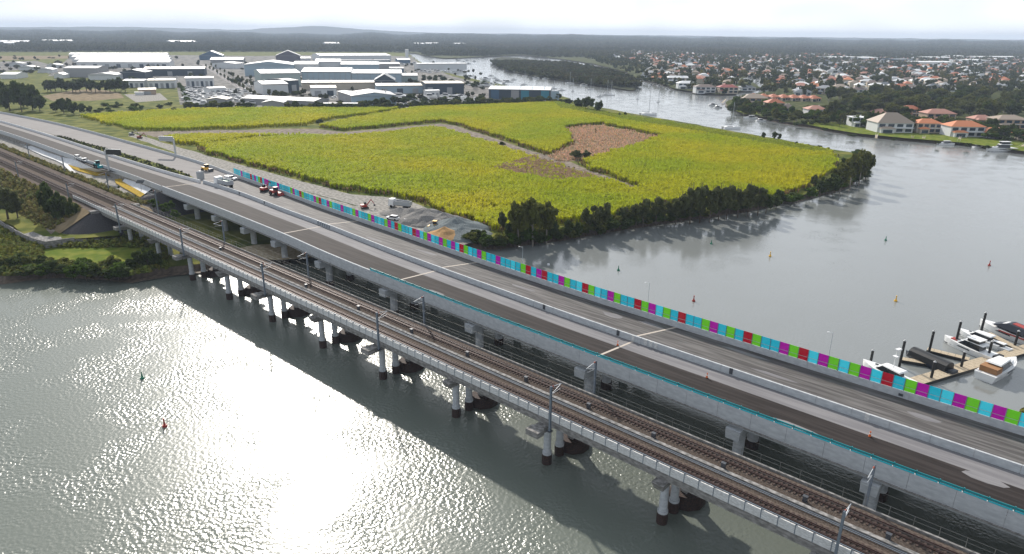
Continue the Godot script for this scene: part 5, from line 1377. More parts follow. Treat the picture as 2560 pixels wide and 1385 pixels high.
		var o := thing("buoy", q[3], "buoy", at(q[0], q[1], 0), Basis().scaled(Vector3.ONE * 0.66))
		var mb := MB.new(); mb.tube(Vector3(0, -0.3, 0), Vector3(0, 0.45, 0), 0.62, 0.55, 14); part("float", mb.mesh(), m, o)
		if q[2] != "white":
			mb = MB.new(); mb.tube(Vector3(0, 0.45, 0), Vector3(0, 1.7, 0), 0.30, 0.12, 10); part("tower", mb.mesh(), m, o)
			mb = MB.new(); mb.tube(Vector3(0, 1.7, 0), Vector3(0, 2.2, 0), 0.2, 0.02 if q[2] == "green" else 0.2, 10); part("topmark", mb.mesh(), m, o)

func make_marina() -> void:
	var o := thing("marina_jetty", "timber topped floating jetty with two finger pontoons beside black piles", "jetty", at(2400, 930, 0.5))
	var p0 := o.position
	var run := [[[2215, 975], [2575, 868], 2.6], [[2372, 916], [2250, 896], 1.5], [[2424, 898], [2318, 872], 1.5], [[2545, 872], [2470, 832], 1.5]]
	for i in run.size():
		var a := at(run[i][0][0], run[i][0][1], 0.6) - p0
		var b := at(run[i][1][0], run[i][1][1], 0.6) - p0
		var d := (b - a).normalized()
		var w: Vector3 = d.cross(Vector3.UP).normalized() * float(run[i][2]) / 2
		var y := Vector3(0, 0.004 * i, 0)
		var mb := MB.new(); mb.hexa([a - w - Vector3(0, 0.6, 0), b - w - Vector3(0, 0.6, 0), b + w - Vector3(0, 0.6, 0), a + w - Vector3(0, 0.6, 0), a - w, b - w, b + w, a + w])
		part("float", mb.mesh(), M.black, o)
		var n := int(a.distance_to(b) / 1.2)
		for k in n:
			var qa := a.lerp(b, (k + 0.02) / n) + y; var qb := a.lerp(b, (k + 0.98) / n) + y
			mb = MB.new(); mb.hexa([qa - w, qb - w, qb + w, qa + w, qa - w + Vector3(0, 0.06, 0), qb - w + Vector3(0, 0.06, 0), qb + w + Vector3(0, 0.06, 0), qa + w + Vector3(0, 0.06, 0)])
			part("deck_board", mb.mesh(), M.timber_deck, o)
	for q in [[2176, 912, 876], [2249, 916, 852], [2321, 890, 828], [2388, 866, 804], [2450, 842, 782], [2327, 952, 905], [2402, 924, 880], [2470, 896, 854], [2536, 870, 828]]:
		var p := at(q[0] - 1, q[1], 0)
		var h := clampf(top_of(p, q[2]), 3.0, 7.0)
		var m := thing("mooring_pile", "black mooring pile with a white cap beside the marina jetty", "pile", p, Basis(), "black mooring piles at the marina")
		var mb := MB.new(); mb.tube(Vector3(0, -2, 0), Vector3(0, h, 0), 0.24, 0.24, 12); part("pile", mb.mesh(), M.black, m)
		mb = MB.new(); mb.tube(Vector3(0, h, 0), Vector3(0, h + 0.3, 0), 0.28, 0.03, 12); part("cap", mb.mesh(), M.white, m)
	# boats at the jetty
	var lie := at(2350, 845, 0) - at(2470, 893, 0)     # along the finger pontoons, bows outwards
	var turn := atan2(-lie.z, lie.x)
	var c := cruiser(at(2420, 878, 0), turn, 10.5, "white cruiser with a red bow hatch and black engines at the jetty")
	var mb2 := MB.new(); mb2.bx(Vector3(2.2, 1.45, -0.6), Vector3(3.6, 1.62, 0.6)); part("bow_hatch", mb2.mesh(), M.red, c)
	mb2 = MB.new(); mb2.bx(Vector3(-6.1, 0.3, -1.1), Vector3(-5.2, 1.6, 1.1)); part("engines", mb2.mesh(), M.black, c)
	mb2 = MB.new(); mb2.bx(Vector3(-2.4, 3.2, -1.2), Vector3(0.3, 3.35, 1.2)); part("hardtop", mb2.mesh(), M.white_gel, c)
	mb2 = MB.new(); mb2.bx(Vector3(-2.2, 2.6, -1.05), Vector3(0.1, 3.2, 1.05)); part("helm_window", mb2.mesh(), M.dark_glass, c)
	c = cruiser(at(2445, 853, 0), turn, 9.0, "plain white half cabin boat between the two larger cruisers")
	c = cruiser(at(2520, 842, 0), turn, 12.5, "sleek white and black sports boat with a red stripe at the jetty")
	mb2 = MB.new(); mb2.hexa([Vector3(-6, 1.9, -1.9), Vector3(3, 2.1, -1.5), Vector3(3, 2.1, 1.5), Vector3(-6, 1.9, 1.9), Vector3(-5, 3.1, -1.4), Vector3(0, 3.3, -1.2), Vector3(0, 3.3, 1.2), Vector3(-5, 3.1, 1.4)]); part("dark_canopy", mb2.mesh(), M.navy, c)
	for s in [-1, 1]:
		mb2 = MB.new(); mb2.hexa([Vector3(-7, 1.2, s * 2.3), Vector3(1, 1.5, s * 2.3), Vector3(1, 1.5, s * 2.34), Vector3(-7, 1.2, s * 2.34), Vector3(-7, 1.6, s * 2.3), Vector3(1, 1.75, s * 2.3), Vector3(1, 1.75, s * 2.34), Vector3(-7, 1.6, s * 2.34)]); part("red_stripe", mb2.mesh(), M.red, c)
	mb2 = MB.new(); mb2.hexa([Vector3(-3.5, 3.12, -0.9), Vector3(-0.5, 3.3, -0.7), Vector3(-0.5, 3.3, 0.7), Vector3(-3.5, 3.12, 0.9), Vector3(-3.5, 3.2, -0.9), Vector3(-0.5, 3.38, -0.7), Vector3(-0.5, 3.38, 0.7), Vector3(-3.5, 3.2, 0.9)]); part("red_panel", mb2.mesh(), M.red, c)
	c = cruiser(at(2490, 868, 0.2), turn, 5.5, "small grey inflatable tender tied by the jetty")
	c = cruiser(at(2497, 932, 0), atan2(-(at(2545, 900, 0) - at(2460, 945, 0)).z, (at(2545, 900, 0) - at(2460, 945, 0)).x), 12.5, "white cruiser with a brown cockpit moored outside the jetty")
	mb2 = MB.new(); mb2.bx(Vector3(-5.4, 1.4, -1.5), Vector3(-3.2, 2.6, 1.5)); part("cockpit_screen", mb2.mesh(), M.carpet_wood, c)
	c = cruiser(at(2215, 944, 0), turn, 10.5, "white game fishing boat half hidden behind the coloured wall")
	mb2 = MB.new(); mb2.tube(Vector3(-1, 2.6, 0), Vector3(-1, 6.4, 0), 0.09, 0.06, 6); mb2.box(Vector3(-1, 6.2, 0.3), Vector3(0.6, 0.25, 1.2)); mb2.box(Vector3(-1.2, 5.0, -0.4), Vector3(0.8, 0.2, 0.8)); part("radar_mast", mb2.mesh(), M.white, c)
	# boat under a black cover
	c = thing("covered_boat", "boat under a long rounded black cover beside the finger pontoon", "boat", at(2318, 912, 0), yaw(turn))
	part("hull", hull_mesh(9.5, 2.6, -0.2, 0.9), M.navy, c)
	mb2 = MB.new()
	var prof := []
	for k in 7:
		var a := PI * k / 6.0
		prof.append(Vector2(cos(a) * 1.35, 0.9 + pow(sin(a), 0.6) * 1.5))
	for k in 6: mb2.quad(Vector3(-4.2, prof[k].y, prof[k].x), Vector3(3.4, prof[k].y, prof[k].x), Vector3(3.4, prof[k + 1].y, prof[k + 1].x), Vector3(-4.2, prof[k + 1].y, prof[k + 1].x))
	for x in [-4.2, 3.4]:
		for k in 5: mb2.tri(Vector3(x, prof[0].y, prof[0].x), Vector3(x, prof[k + 1].y, prof[k + 1].x), Vector3(x, prof[k + 2].y, prof[k + 2].x))
	part("cover", mb2.mesh(), M.black, c)
	mb2 = MB.new(); mb2.bx(Vector3(-5.4, 0.2, -0.8), Vector3(-4.5, 1.2, 0.8)); part("engines", mb2.mesh(), M.steel_dark, c)
	# foliage at the edge of the picture
	tree("gum", Vector3(94.2, 1.0, -103.0), 8.0, 11.5, "olive leaved tree on the bank beside the marina", "", "leaf_olive")
	tree("bush", Vector3(87.0, 0.6, -98.3), 2.6, 5.0, "yellow leaved bush on the bank beside the marina", "", "leaf_yellow")

# ---------- houses
func hip_roof(w: float, d: float, y: float, rise: float, e := 0.7) -> ArrayMesh:
	var mb := MB.new()
	var a := w / 2 + e
	var b := d / 2 + e
	var r := maxf(a - b, 0.4)
	var q := [Vector3(-a, y, b), Vector3(a, y, b), Vector3(a, y, -b), Vector3(-a, y, -b)]
	var t := [Vector3(-r, y + rise, 0), Vector3(r, y + rise, 0)]
	mb.quad(q[0], q[1], t[1], t[0]); mb.quad(q[2], q[3], t[0], t[1])
	mb.tri(q[1], q[2], t[1]); mb.tri(q[3], q[0], t[0])
	mb.quad(q[3], q[2], q[1], q[0])
	return mb.mesh()
func house(p: Vector3, turn: float, w: float, d: float, st: int, roof: String, wall: String, label: String, group := "", rise := 2.6) -> Node3D:
	var o := thing("house", label, "house", p, yaw(turn), group)
	var h := 3.1 * st
	var mb := MB.new()
	mb.bx(Vector3(-w / 2, -0.6, -d / 2), Vector3(w / 2, h, d / 2))
	part("wall", mb.mesh(), M[wall], o)
	part("roof", hip_roof(w, d, h + 0.02, rise), M[roof], o)
	# a lower wing in front
	mb = MB.new(); mb.bx(Vector3(-w * 0.46, -0.6, d / 2 - 0.1), Vector3(-w * 0.08, 2.9, d / 2 + 3.4))
	part("wing", mb.mesh(), M[wall], o)
	part("wing_roof", hip_roof(w * 0.38, 3.6, 2.92, 1.2, 0.5), M[roof], o, Transform3D(Basis(), Vector3(-w * 0.27, 0, d / 2 + 1.7)))
	for f in st:
		for k in 4:
			if f == 0 and k < 2: continue
			mb = MB.new(); mb.box(Vector3(-w / 2 + w * (k + 0.5) / 4.0, 3.1 * f + 1.55, d / 2 + 0.03), Vector3(w / 4.0 * 0.68, 1.9, 0.08))
			part("window", mb.mesh(), M.blue_glass, o)
	mb = MB.new(); mb.box(Vector3(-w * 0.27, 1.2, d / 2 + 3.43), Vector3(w * 0.26, 2.0, 0.08))
	part("window", mb.mesh(), M.blue_glass, o)
	if st > 1:
		mb = MB.new(); mb.bx(Vector3(0.0, 2.95, d / 2), Vector3(w / 2, 3.1, d / 2 + 2.0)); part("balcony", mb.mesh(), M.wall_white, o)
	mb = MB.new(); mb.box(Vector3(w * 0.2, h + rise * 0.75, -0.5), Vector3(0.7, 1.4, 0.7)); part("chimney", mb.mesh(), M[wall], o)
	return o
func house_px(u0: float, u1: float, v: float, st: int, roof: String, wall: String, label: String, depth := 11.0, rise := 2.6, group := "") -> void:
	var y := LAND + 0.15
	var a := at(u0, v, y)
	var b := at(u1, v, y)
	var w := clampf(a.distance_to(b), 8.0, 34.0)
	var c := (a + b) / 2
	var back := Vector3(c.x, 0, c.z).normalized() * depth / 2
	house(c + back, atan2(-(b - a).z, (b - a).x) - 0.12, w, depth, st, roof, wall, label, group, rise)

func make_suburb() -> void:
	# waterfront houses, one by one
	house_px(2122, 2158, 316, 2, "roof_white", "wall_white", "boxy white modern house between slim cypresses above the lawn", 9.0, 0.6)
	house_px(2179, 2262, 331, 2, "roof_tan", "wall_white", "big house with a broad grey gabled roof and tall arched windows", 16.0, 6.0)
	house_px(2282, 2338, 332, 2, "roof_orange", "wall_cream", "bright orange roofed villa with a lower red wing", 10.0)
	house_px(2363, 2441, 341, 2, "roof_orange", "wall_white", "wide white villa with an orange roof above the gangway", 12.0, 3.2)
	house_px(2449, 2509, 343, 1, "roof_orange", "wall_white", "single storey house with an orange roof beside the wide white villa", 11.0)
	house_px(2478, 2548, 321, 2, "roof_tan", "wall_tan", "tan stone house with an arched doorway behind the orange roofs", 13.0)
	house_px(2306, 2372, 305, 2, "roof_pink", "wall_tan", "pinkish tan mansion with tower like bays", 12.0, 3.0)
	house_px(2425, 2472, 308, 1, "roof_pink", "wall_tan", "low pink tiled house below the wood", 10.0)
	house_px(2175, 2215, 292, 1, "roof_pink", "wall_cream", "pink tiled house at the end of the terracotta row", 10.0)
	house_px(2212, 2252, 291, 1, "roof_terra", "wall_cream", "terracotta roofed house in the middle of the hillside row", 10.0)
	house_px(2248, 2290, 293, 2, "roof_terra", "wall_tan", "taller terracotta roofed house of the hillside row", 10.0)
	house_px(2548, 2590, 352, 1, "roof_terra", "wall_cream", "terracotta roofed pavilion at the lawn by the large motor yacht", 9.0)
	house_px(1852, 1911, 263, 2, "roof_tan", "wall_tan", "tan house with a wide two tone roof at the suburb point", 14.0, 3.4)
	house_px(1913, 1952, 276, 2, "roof_terra", "wall_cream", "cream house with a pyramid terracotta roof near the suburb point", 11.0, 3.2)
	house_px(1953, 1978, 277, 1, "roof_brown", "wall_cream", "small brown roofed house beside the terracotta pyramid roof", 9.0)
	house_px(2012, 2057, 294, 2, "roof_pink", "wall_white", "white house with a curved pinkish roof by the big spreading trees", 11.0)
	house_px(1736, 1783, 232, 2, "roof_brown", "wall_white", "dark roofed house with white window frames on the channel wall", 12.0)
	house_px(1794, 1839, 233, 2, "roof_red", "wall_cream", "red roofed house on the channel wall", 12.0)
	house_px(1693, 1736, 222, 2, "roof_white", "wall_white", "white house with a pale metal roof on the channel wall", 11.0)
	house_px(1660, 1728, 207, 2, "roof_white", "wall_cream", "long white roofed house behind the channel wall", 11.0)
	house_px(1847, 1884, 226, 1, "roof_slate", "wall_white", "grey roofed house by the canal mouth", 10.0)
	for k in 7:
		house_px(1870 + k * 25, 1894 + k * 25, 249 + k * 0.8, 1, "roof_terra", "wall_cream", "terracotta roofed unit in the long terrace behind the suburb point", 12.0, 2.6, "units of the long terracotta terrace")
	# the rest of the suburb: the nearer houses singly, the farther ones as one mass
	var region := px_poly([[1588, 192], [1630, 176], [1560, 150], [1480, 140], [1460, 132], [1700, 121], [1900, 117], [2100, 128], [2300, 130], [2560, 134], [2760, 142], [2760, 240], [2560, 226], [2330, 232], [2180, 232], [2060, 240], [1990, 240], [1960, 218], [1905, 195], [1840, 190], [1820, 222], [1700, 205], [1640, 200]], LAND)
	var rect := Rect2(region[0], Vector2.ZERO)
	for p in region: rect = rect.expand(p)
	var spots := []
	var ax := Vector2(cos(0.35), sin(0.35)); var ay := Vector2(-sin(0.35), cos(0.35))
	for i in range(-85, 85):
		for j in range(-80, 80):
			var p := rect.get_center() + ax * (i * 21.0 + rf(-3, 3)) + ay * (j * 29.0 + (8.0 if i % 2 else 0.0) + rf(-5, 5))
			if not Geometry2D.is_point_in_polygon(p, region) or not Geometry2D.is_point_in_polygon(p, far_land): continue
			if rng.randf() < 0.16: continue
			spots.append(p)
	spots.sort_custom(func(a, b): return a.length() < b.length())
	var roofs := ["roof_white", "roof_grey", "roof_terra", "roof_tan", "roof_brown", "roof_pink", "roof_slate", "roof_terra", "roof_tan", "roof_white", "roof_brown", "roof_slate", "roof_grey", "roof_orange"]
	var names := {"roof_white": "white", "roof_grey": "light grey", "roof_terra": "terracotta", "roof_tan": "tan", "roof_brown": "brown", "roof_pink": "pinkish", "roof_slate": "dark grey", "roof_orange": "orange"}
	var proto := {}
	var xs := []
	var cols := []
	for i in spots.size():
		var p: Vector2 = spots[i]
		var rname: String = roofs[rng.randi() % roofs.size()]
		var pos := Vector3(p.x, LAND + 0.15, p.y)
		var turn := -0.35 + (PI / 2 if rng.randf() < 0.3 else 0.0) + rf(-0.1, 0.1)
		if i < 240:
			var key := rname + str(1 + i % 2)
			if not proto.has(key):
				proto[key] = house(pos, turn, 17.0, 12.0, 1 + i % 2, rname, ["wall_white", "wall_cream"][i % 2], "%s storey suburban house with a %s hipped roof set among gardens" % [["one", "two"][i % 2], names[rname]], "houses of the riverside suburb", 3.0)
			else: dup(proto[key], Transform3D(yaw(turn).scaled(Vector3(rf(0.7, 1.05), 0.95, rf(0.75, 1.05))), pos))
		else:
			if rng.randf() < 0.35: continue
			xs.append(Transform3D(yaw(turn).scaled(Vector3(rf(0.7, 1.1), rf(0.9, 1.25), rf(0.75, 1.05))), pos))
			var m: StandardMaterial3D = M[rname]
			var c := m.albedo_color.srgb_to_linear()
			cols.append(c)
	var mb := MB.new()
	mb.tint = Color(1, 1, 1)
	mb.bx(Vector3(-8.5, -0.5, -6), Vector3(8.5, 4.2, 6))
	var roofm := hip_roof(17, 12, 4.22, 3.0)
	var wallm := mb.mesh()
	var both := ArrayMesh.new()
	both.add_surface_from_arrays(Mesh.PRIMITIVE_TRIANGLES, roofm.surface_get_arrays(0))
	both.add_surface_from_arrays(Mesh.PRIMITIVE_TRIANGLES, wallm.surface_get_arrays(0))
	var rm := plain("roof_varied", Color.WHITE, 0.7)
	rm.vertex_color_use_as_albedo = true
	both.surface_set_material(0, rm)
	both.surface_set_material(1, M.wall_white)
	var mm := MultiMesh.new()
	mm.transform_format = MultiMesh.TRANSFORM_3D
	mm.use_colors = true
	mm.mesh = both
	mm.instance_count = xs.size()
	for i in xs.size():
		mm.set_instance_transform(i, xs[i]); mm.set_instance_color(i, cols[i])
	var dh := MultiMeshInstance3D.new()
	dh.name = numbered("distant_houses")
	dh.multimesh = mm
	add_child(dh)
	tag(dh, "mass of distant suburban roofs reaching back to the woods", "houses")
	dh.set_meta("kind", "stuff")
	# trees between the houses
	var wood := crown(53, 7, 5.0, 4.6, 170, 1.9, 0.6)
	xs = []
	cols = []
	var tries := 46000
	for k in tries:
		var p := Vector2(rf(rect.position.x, rect.end.x), rf(rect.position.y, rect.end.y))
		if not Geometry2D.is_point_in_polygon(p, far_land) or p.y > -640.0: continue
		if noise.get_noise_2d(p.x * 0.9, p.y * 0.9) < -0.12: continue
		var s := rf(0.5, 1.15)
		xs.append(Transform3D(yaw(rf(0, TAU)).scaled(Vector3(s, s * rf(0.9, 1.5), s)), Vector3(p.x, LAND, p.y)))
		var y := rng.randf()
		cols.append(Color(0.058, 0.078, 0.026).lerp(Color(0.17, 0.16, 0.04), y * y * y))
	crowd("suburb_trees", "green and olive garden trees filling the gaps between the suburban roofs", "trees", wood, xs, 0, 0, 0, 0, null, cols)
	# wood on the rise behind the waterfront houses
	var lab := "olive brown tree in the dense wood above the waterfront houses"
	for k in 140:
		var u := rf(2060, 2640)
		var v := rf(236, 292) + (u - 2060.0) * 0.018
		if u < 2180: v = rf(244, 298)
		tree("gum", at(u, v, LAND + 0.15), rf(9, 17), rf(12, 19), lab, "wood above the waterfront houses", ["leaf_olive", "leaf_dark", "leaf_grey"][k % 3])
	for q in [[2098, 318, 288], [2110, 317, 290], [2165, 322, 282], [2174, 322, 284], [2125, 308, 288], [2186, 322, 292]]:
		tree_px(q[0], q[1], q[2], "cypress", 8, "slim dark cypress beside the boxy white house", "cypresses beside the boxy white house", LAND + 0.15)
	for k in 210:
		var u := rf(1830, 2590)
		var v := 300.0 + (u - 1960.0) * 0.085 + rf(-20, 4)
		if u < 1960: v = rf(266, 294) + (u - 1900.0) * 0.12
		tree("gum" if k % 2 else "bush", at(u, v, LAND + 0.15), rf(4, 10), rf(5, 11), "garden tree among the waterfront houses", "garden trees along the suburb bank", ["leaf_olive", "leaf_dark", "leaf_green", "leaf_yellow"][k % 4 if k % 12 < 3 else k % 3])
	for q in [[2130, 341, 334, 40], [2060, 327, 318, 30], [1990, 314, 304, 30], [2235, 352, 344, 26], [2345, 360, 352, 20], [2420, 366, 356, 24], [2470, 372, 362, 26], [1955, 309, 296, 22], [1925, 303, 292, 24], [2010, 310, 300, 26], [2510, 360, 338, 30], [1960, 300, 280, 20], [2030, 312, 300, 24]]:
		tree_px(q[0], q[1], q[2], "bush", q[3], "dark bush on the bank below the waterfront lawns", "bushes on the suburb bank", LAND, "leaf_dark")
	for k in 34:
		tree("gum", at(lerpf(1600, 1815, k / 33.0) + rf(-4, 4), lerpf(203, 238, pow(k / 33.0, 0.7)) - rf(2, 7), LAND + 0.15), rf(4, 8), rf(5, 10), "dark tree along the channel wall of the suburb", "trees along the channel wall", "leaf_dark" if k % 3 else "leaf_olive")
	# pale commercial blocks at the back of the suburb
	for q in [[2080, 152, 2150, "long white roofed shop block before the far wood"], [2152, 153, 2195, "shorter white shop block beside the slim mast"], [2318, 152, 2385, "white commercial block with stepped roofs"], [2380, 148, 2418, "blue white commercial block"], [2440, 150, 2500, "pale office block at the back of the suburb"], [2490, 150, 2560, "wide white office block beyond the suburb trees"], [2290, 166, 2390, "long low white terrace before the commercial blocks"], [2420, 160, 2470, "grey office block with dark windows"], [2240, 158, 2285, "dark blue roofed hall behind the suburb"], [1745, 118, 1782, "distant white store on the wooded rise"], [1820, 116, 1850, "farther white store on the wooded rise"], [2385, 120, 2430, "white store far beyond the wood"], [2465, 121, 2550, "long row of pale stores far beyond the wood"]]:
		var dark: bool = q[3].begins_with("dark")
		shed(q[0], q[1], q[2], q[1], 9.0, 60, 1.5, "roof_white" if not dark else "roof_slate", "wall_white" if not dark else "wall_blue", 0, q[3], true, "commercial_block", "building")

# ---------- construction site beside the wall
func heap(u: float, v: float, r: float, h: float, m: Material, label: String) -> void:
	var p := at(u, v, LAND + 0.02)
	var mb := MB.new()
	var seg := 20
	var rings := 6
	var pt := func(i: int, j: int) -> Vector3:
		var t := float(j) / rings
		var w := TAU * (i % seg) / seg
		var rr := r * t * (1.0 + 0.22 * noise.get_noise_2d(cos(w) * 70 + p.x * 5, sin(w) * 70 + p.z * 5))
		var y := h * pow(1.0 - t, 0.9) * (1.0 + 0.25 * noise.get_noise_2d(rr * cos(w) * 22 + p.x * 9, rr * sin(w) * 22)) - (0.3 if j == rings else 0.0)
		return Vector3(rr * cos(w) * 1.25, y, rr * sin(w))
	for j in rings:
		for i in seg: mb.quad(pt.call(i, j + 1), pt.call(i + 1, j + 1), pt.call(i + 1, j), pt.call(i, j))
	var o := thing("spoil_heap", label, "heap", p)
	part("heap", mb.mesh(), m, o)
func digger(p: Vector3, turn: float, paint: String, label: String, called: String, kind: String) -> void:
	var o := thing(called, label, kind, p, yaw(turn).scaled(Vector3.ONE * 0.72))
	var mb := MB.new()
	for z in [-1.0, 1.0]:
		mb = MB.new(); mb.hexa([Vector3(-1.7, 0.0, z - 0.28), Vector3(1.7, 0.0, z - 0.28), Vector3(1.7, 0.0, z + 0.28), Vector3(-1.7, 0.0, z + 0.28), Vector3(-1.9, 0.75, z - 0.28), Vector3(1.9, 0.75, z - 0.28), Vector3(1.9, 0.75, z + 0.28), Vector3(-1.9, 0.75, z + 0.28)]); part("track", mb.mesh(), M.tyre, o)
	mb = MB.new(); mb.bx(Vector3(-2.0, 0.9, -1.2), Vector3(1.0, 2.0, 1.2)); part("body", mb.mesh(), M[paint], o)
	mb = MB.new(); mb.hexa([Vector3(-0.2, 2.0, -1.15), Vector3(1.2, 1.2, -1.15), Vector3(1.2, 1.2, -0.1), Vector3(-0.2, 2.0, -0.1), Vector3(-0.2, 3.0, -1.1), Vector3(0.9, 3.0, -1.1), Vector3(0.9, 3.0, -0.1), Vector3(-0.2, 3.0, -0.1)]); part("cab", mb.mesh(), M.dark_glass, o)
	mb = MB.new(); mb.tube(Vector3(1.0, 1.6, 0.3), Vector3(3.2, 4.3, 0.3), 0.28, 0.24, 6); part("boom", mb.mesh(), M[paint], o)
	mb = MB.new(); mb.tube(Vector3(3.2, 4.3, 0.3), Vector3(4.8, 1.8, 0.3), 0.22, 0.16, 6); part("stick", mb.mesh(), M[paint], o)
	mb = MB.new(); mb.hexa([Vector3(4.3, 0.9, -0.4), Vector3(5.1, 1.1, -0.4), Vector3(5.1, 1.1, 1.0), Vector3(4.3, 0.9, 1.0), Vector3(4.5, 1.9, -0.4), Vector3(5.1, 1.8, -0.4), Vector3(5.1, 1.8, 1.0), Vector3(4.5, 1.9, 1.0)]); part("bucket", mb.mesh(), M.steel_dark, o)
func truck(p: Vector3, turn: float, label: String, cargo: String) -> void:
	var o := thing("tipper_truck", label, "truck", p, yaw(turn))
	var mb := MB.new(); mb.hexa([Vector3(2.0, 0.6, -1.2), Vector3(4.1, 0.6, -1.2), Vector3(4.1, 0.6, 1.2), Vector3(2.0, 0.6, 1.2), Vector3(2.0, 3.1, -1.15), Vector3(3.7, 3.1, -1.15), Vector3(3.7, 3.1, 1.15), Vector3(2.0, 3.1, 1.15)]); part("cab", mb.mesh(), M.white, o)
	mb = MB.new(); mb.hexa([Vector3(3.9, 1.7, -1.05), Vector3(4.05, 1.7, -1.05), Vector3(4.05, 1.7, 1.05), Vector3(3.9, 1.7, 1.05), Vector3(3.75, 2.8, -1.0), Vector3(3.88, 2.8, -1.0), Vector3(3.88, 2.8, 1.0), Vector3(3.75, 2.8, 1.0)]); part("windscreen", mb.mesh(), M.dark_glass, o)
	mb = MB.new(); mb.bx(Vector3(-4.0, 0.7, -0.5), Vector3(2.0, 1.0, 0.5)); part("chassis", mb.mesh(), M.black, o)
	mb = MB.new()
	for z in [-1.2, 1.14]: mb.bx(Vector3(-4.2, 1.05, z), Vector3(1.7, 2.5, z + 0.06))
	for x in [-4.2, 1.64]: mb.bx(Vector3(x, 1.05, -1.14), Vector3(x + 0.06, 2.5, 1.14))
	mb.bx(Vector3(-4.14, 1.0, -1.14), Vector3(1.64, 1.1, 1.14)); part("tray", mb.mesh(), M.galv, o)
	mb = MB.new(); mb.bx(Vector3(-4.0, 1.1, -1.1), Vector3(1.5, 2.0, 1.1)); part("load", mb.mesh(), M[cargo], o)
	for x in [-3.2, -2.1, 2.9]:
		for z in [-1.05, 1.05]:
			mb = MB.new(); mb.tube(Vector3(x, 0.5, z - 0.18), Vector3(x, 0.5, z + 0.18), 0.5, 0.5, 12); mb.tube(Vector3(x, 0.5, z + 0.18), Vector3(x, 0.5, z - 0.18), 0.5, 0.5, 12); part("wheel", mb.mesh(), M.tyre, o)
func loader(p: Vector3, turn: float, paint: String, label: String, called := "wheel_loader", drum := false) -> void:
	var o := thing(called, label, "roller" if drum else "loader", p, yaw(turn).scaled(Vector3.ONE * 0.8))
	var mb := MB.new(); mb.bx(Vector3(-2.6, 0.8, -1.0), Vector3(0.2, 2.0, 1.0)); part("body", mb.mesh(), M[paint], o)
	mb = MB.new(); mb.bx(Vector3(-0.6, 2.0, -0.8), Vector3(0.7, 3.2, 0.8)); part("cab", mb.mesh(), M.dark_glass, o)
	mb = MB.new(); mb.bx(Vector3(-0.8, 3.2, -0.9), Vector3(0.9, 3.32, 0.9)); part("cab_roof", mb.mesh(), M[paint], o)
	mb = MB.new(); mb.bx(Vector3(0.2, 0.7, -0.7), Vector3(2.4, 1.3, 0.7)); part("arms", mb.mesh(), M[paint], o)
	if drum:
		mb = MB.new(); mb.tube(Vector3(2.4, 0.75, -1.1), Vector3(2.4, 0.75, 1.1), 0.75, 0.75, 16); part("drum", mb.mesh(), M.steel_dark, o)
	else:
		mb = MB.new(); mb.hexa([Vector3(2.4, 0.1, -1.3), Vector3(3.6, 0.1, -1.3), Vector3(3.6, 0.1, 1.3), Vector3(2.4, 0.1, 1.3), Vector3(2.3, 1.3, -1.3), Vector3(2.9, 1.2, -1.3), Vector3(2.9, 1.2, 1.3), Vector3(2.3, 1.3, 1.3)]); part("bucket", mb.mesh(), M[paint], o)
	for x in [-1.8] if drum else [-1.8, 1.3]:
		for z in [-1.1, 1.1]:
			mb = MB.new(); mb.tube(Vector3(x, 0.75, z - 0.25), Vector3(x, 0.75, z + 0.25), 0.75, 0.75, 12); mb.tube(Vector3(x, 0.75, z + 0.25), Vector3(x, 0.75, z - 0.25), 0.75, 0.75, 12); part("wheel", mb.mesh(), M.tyre, o)
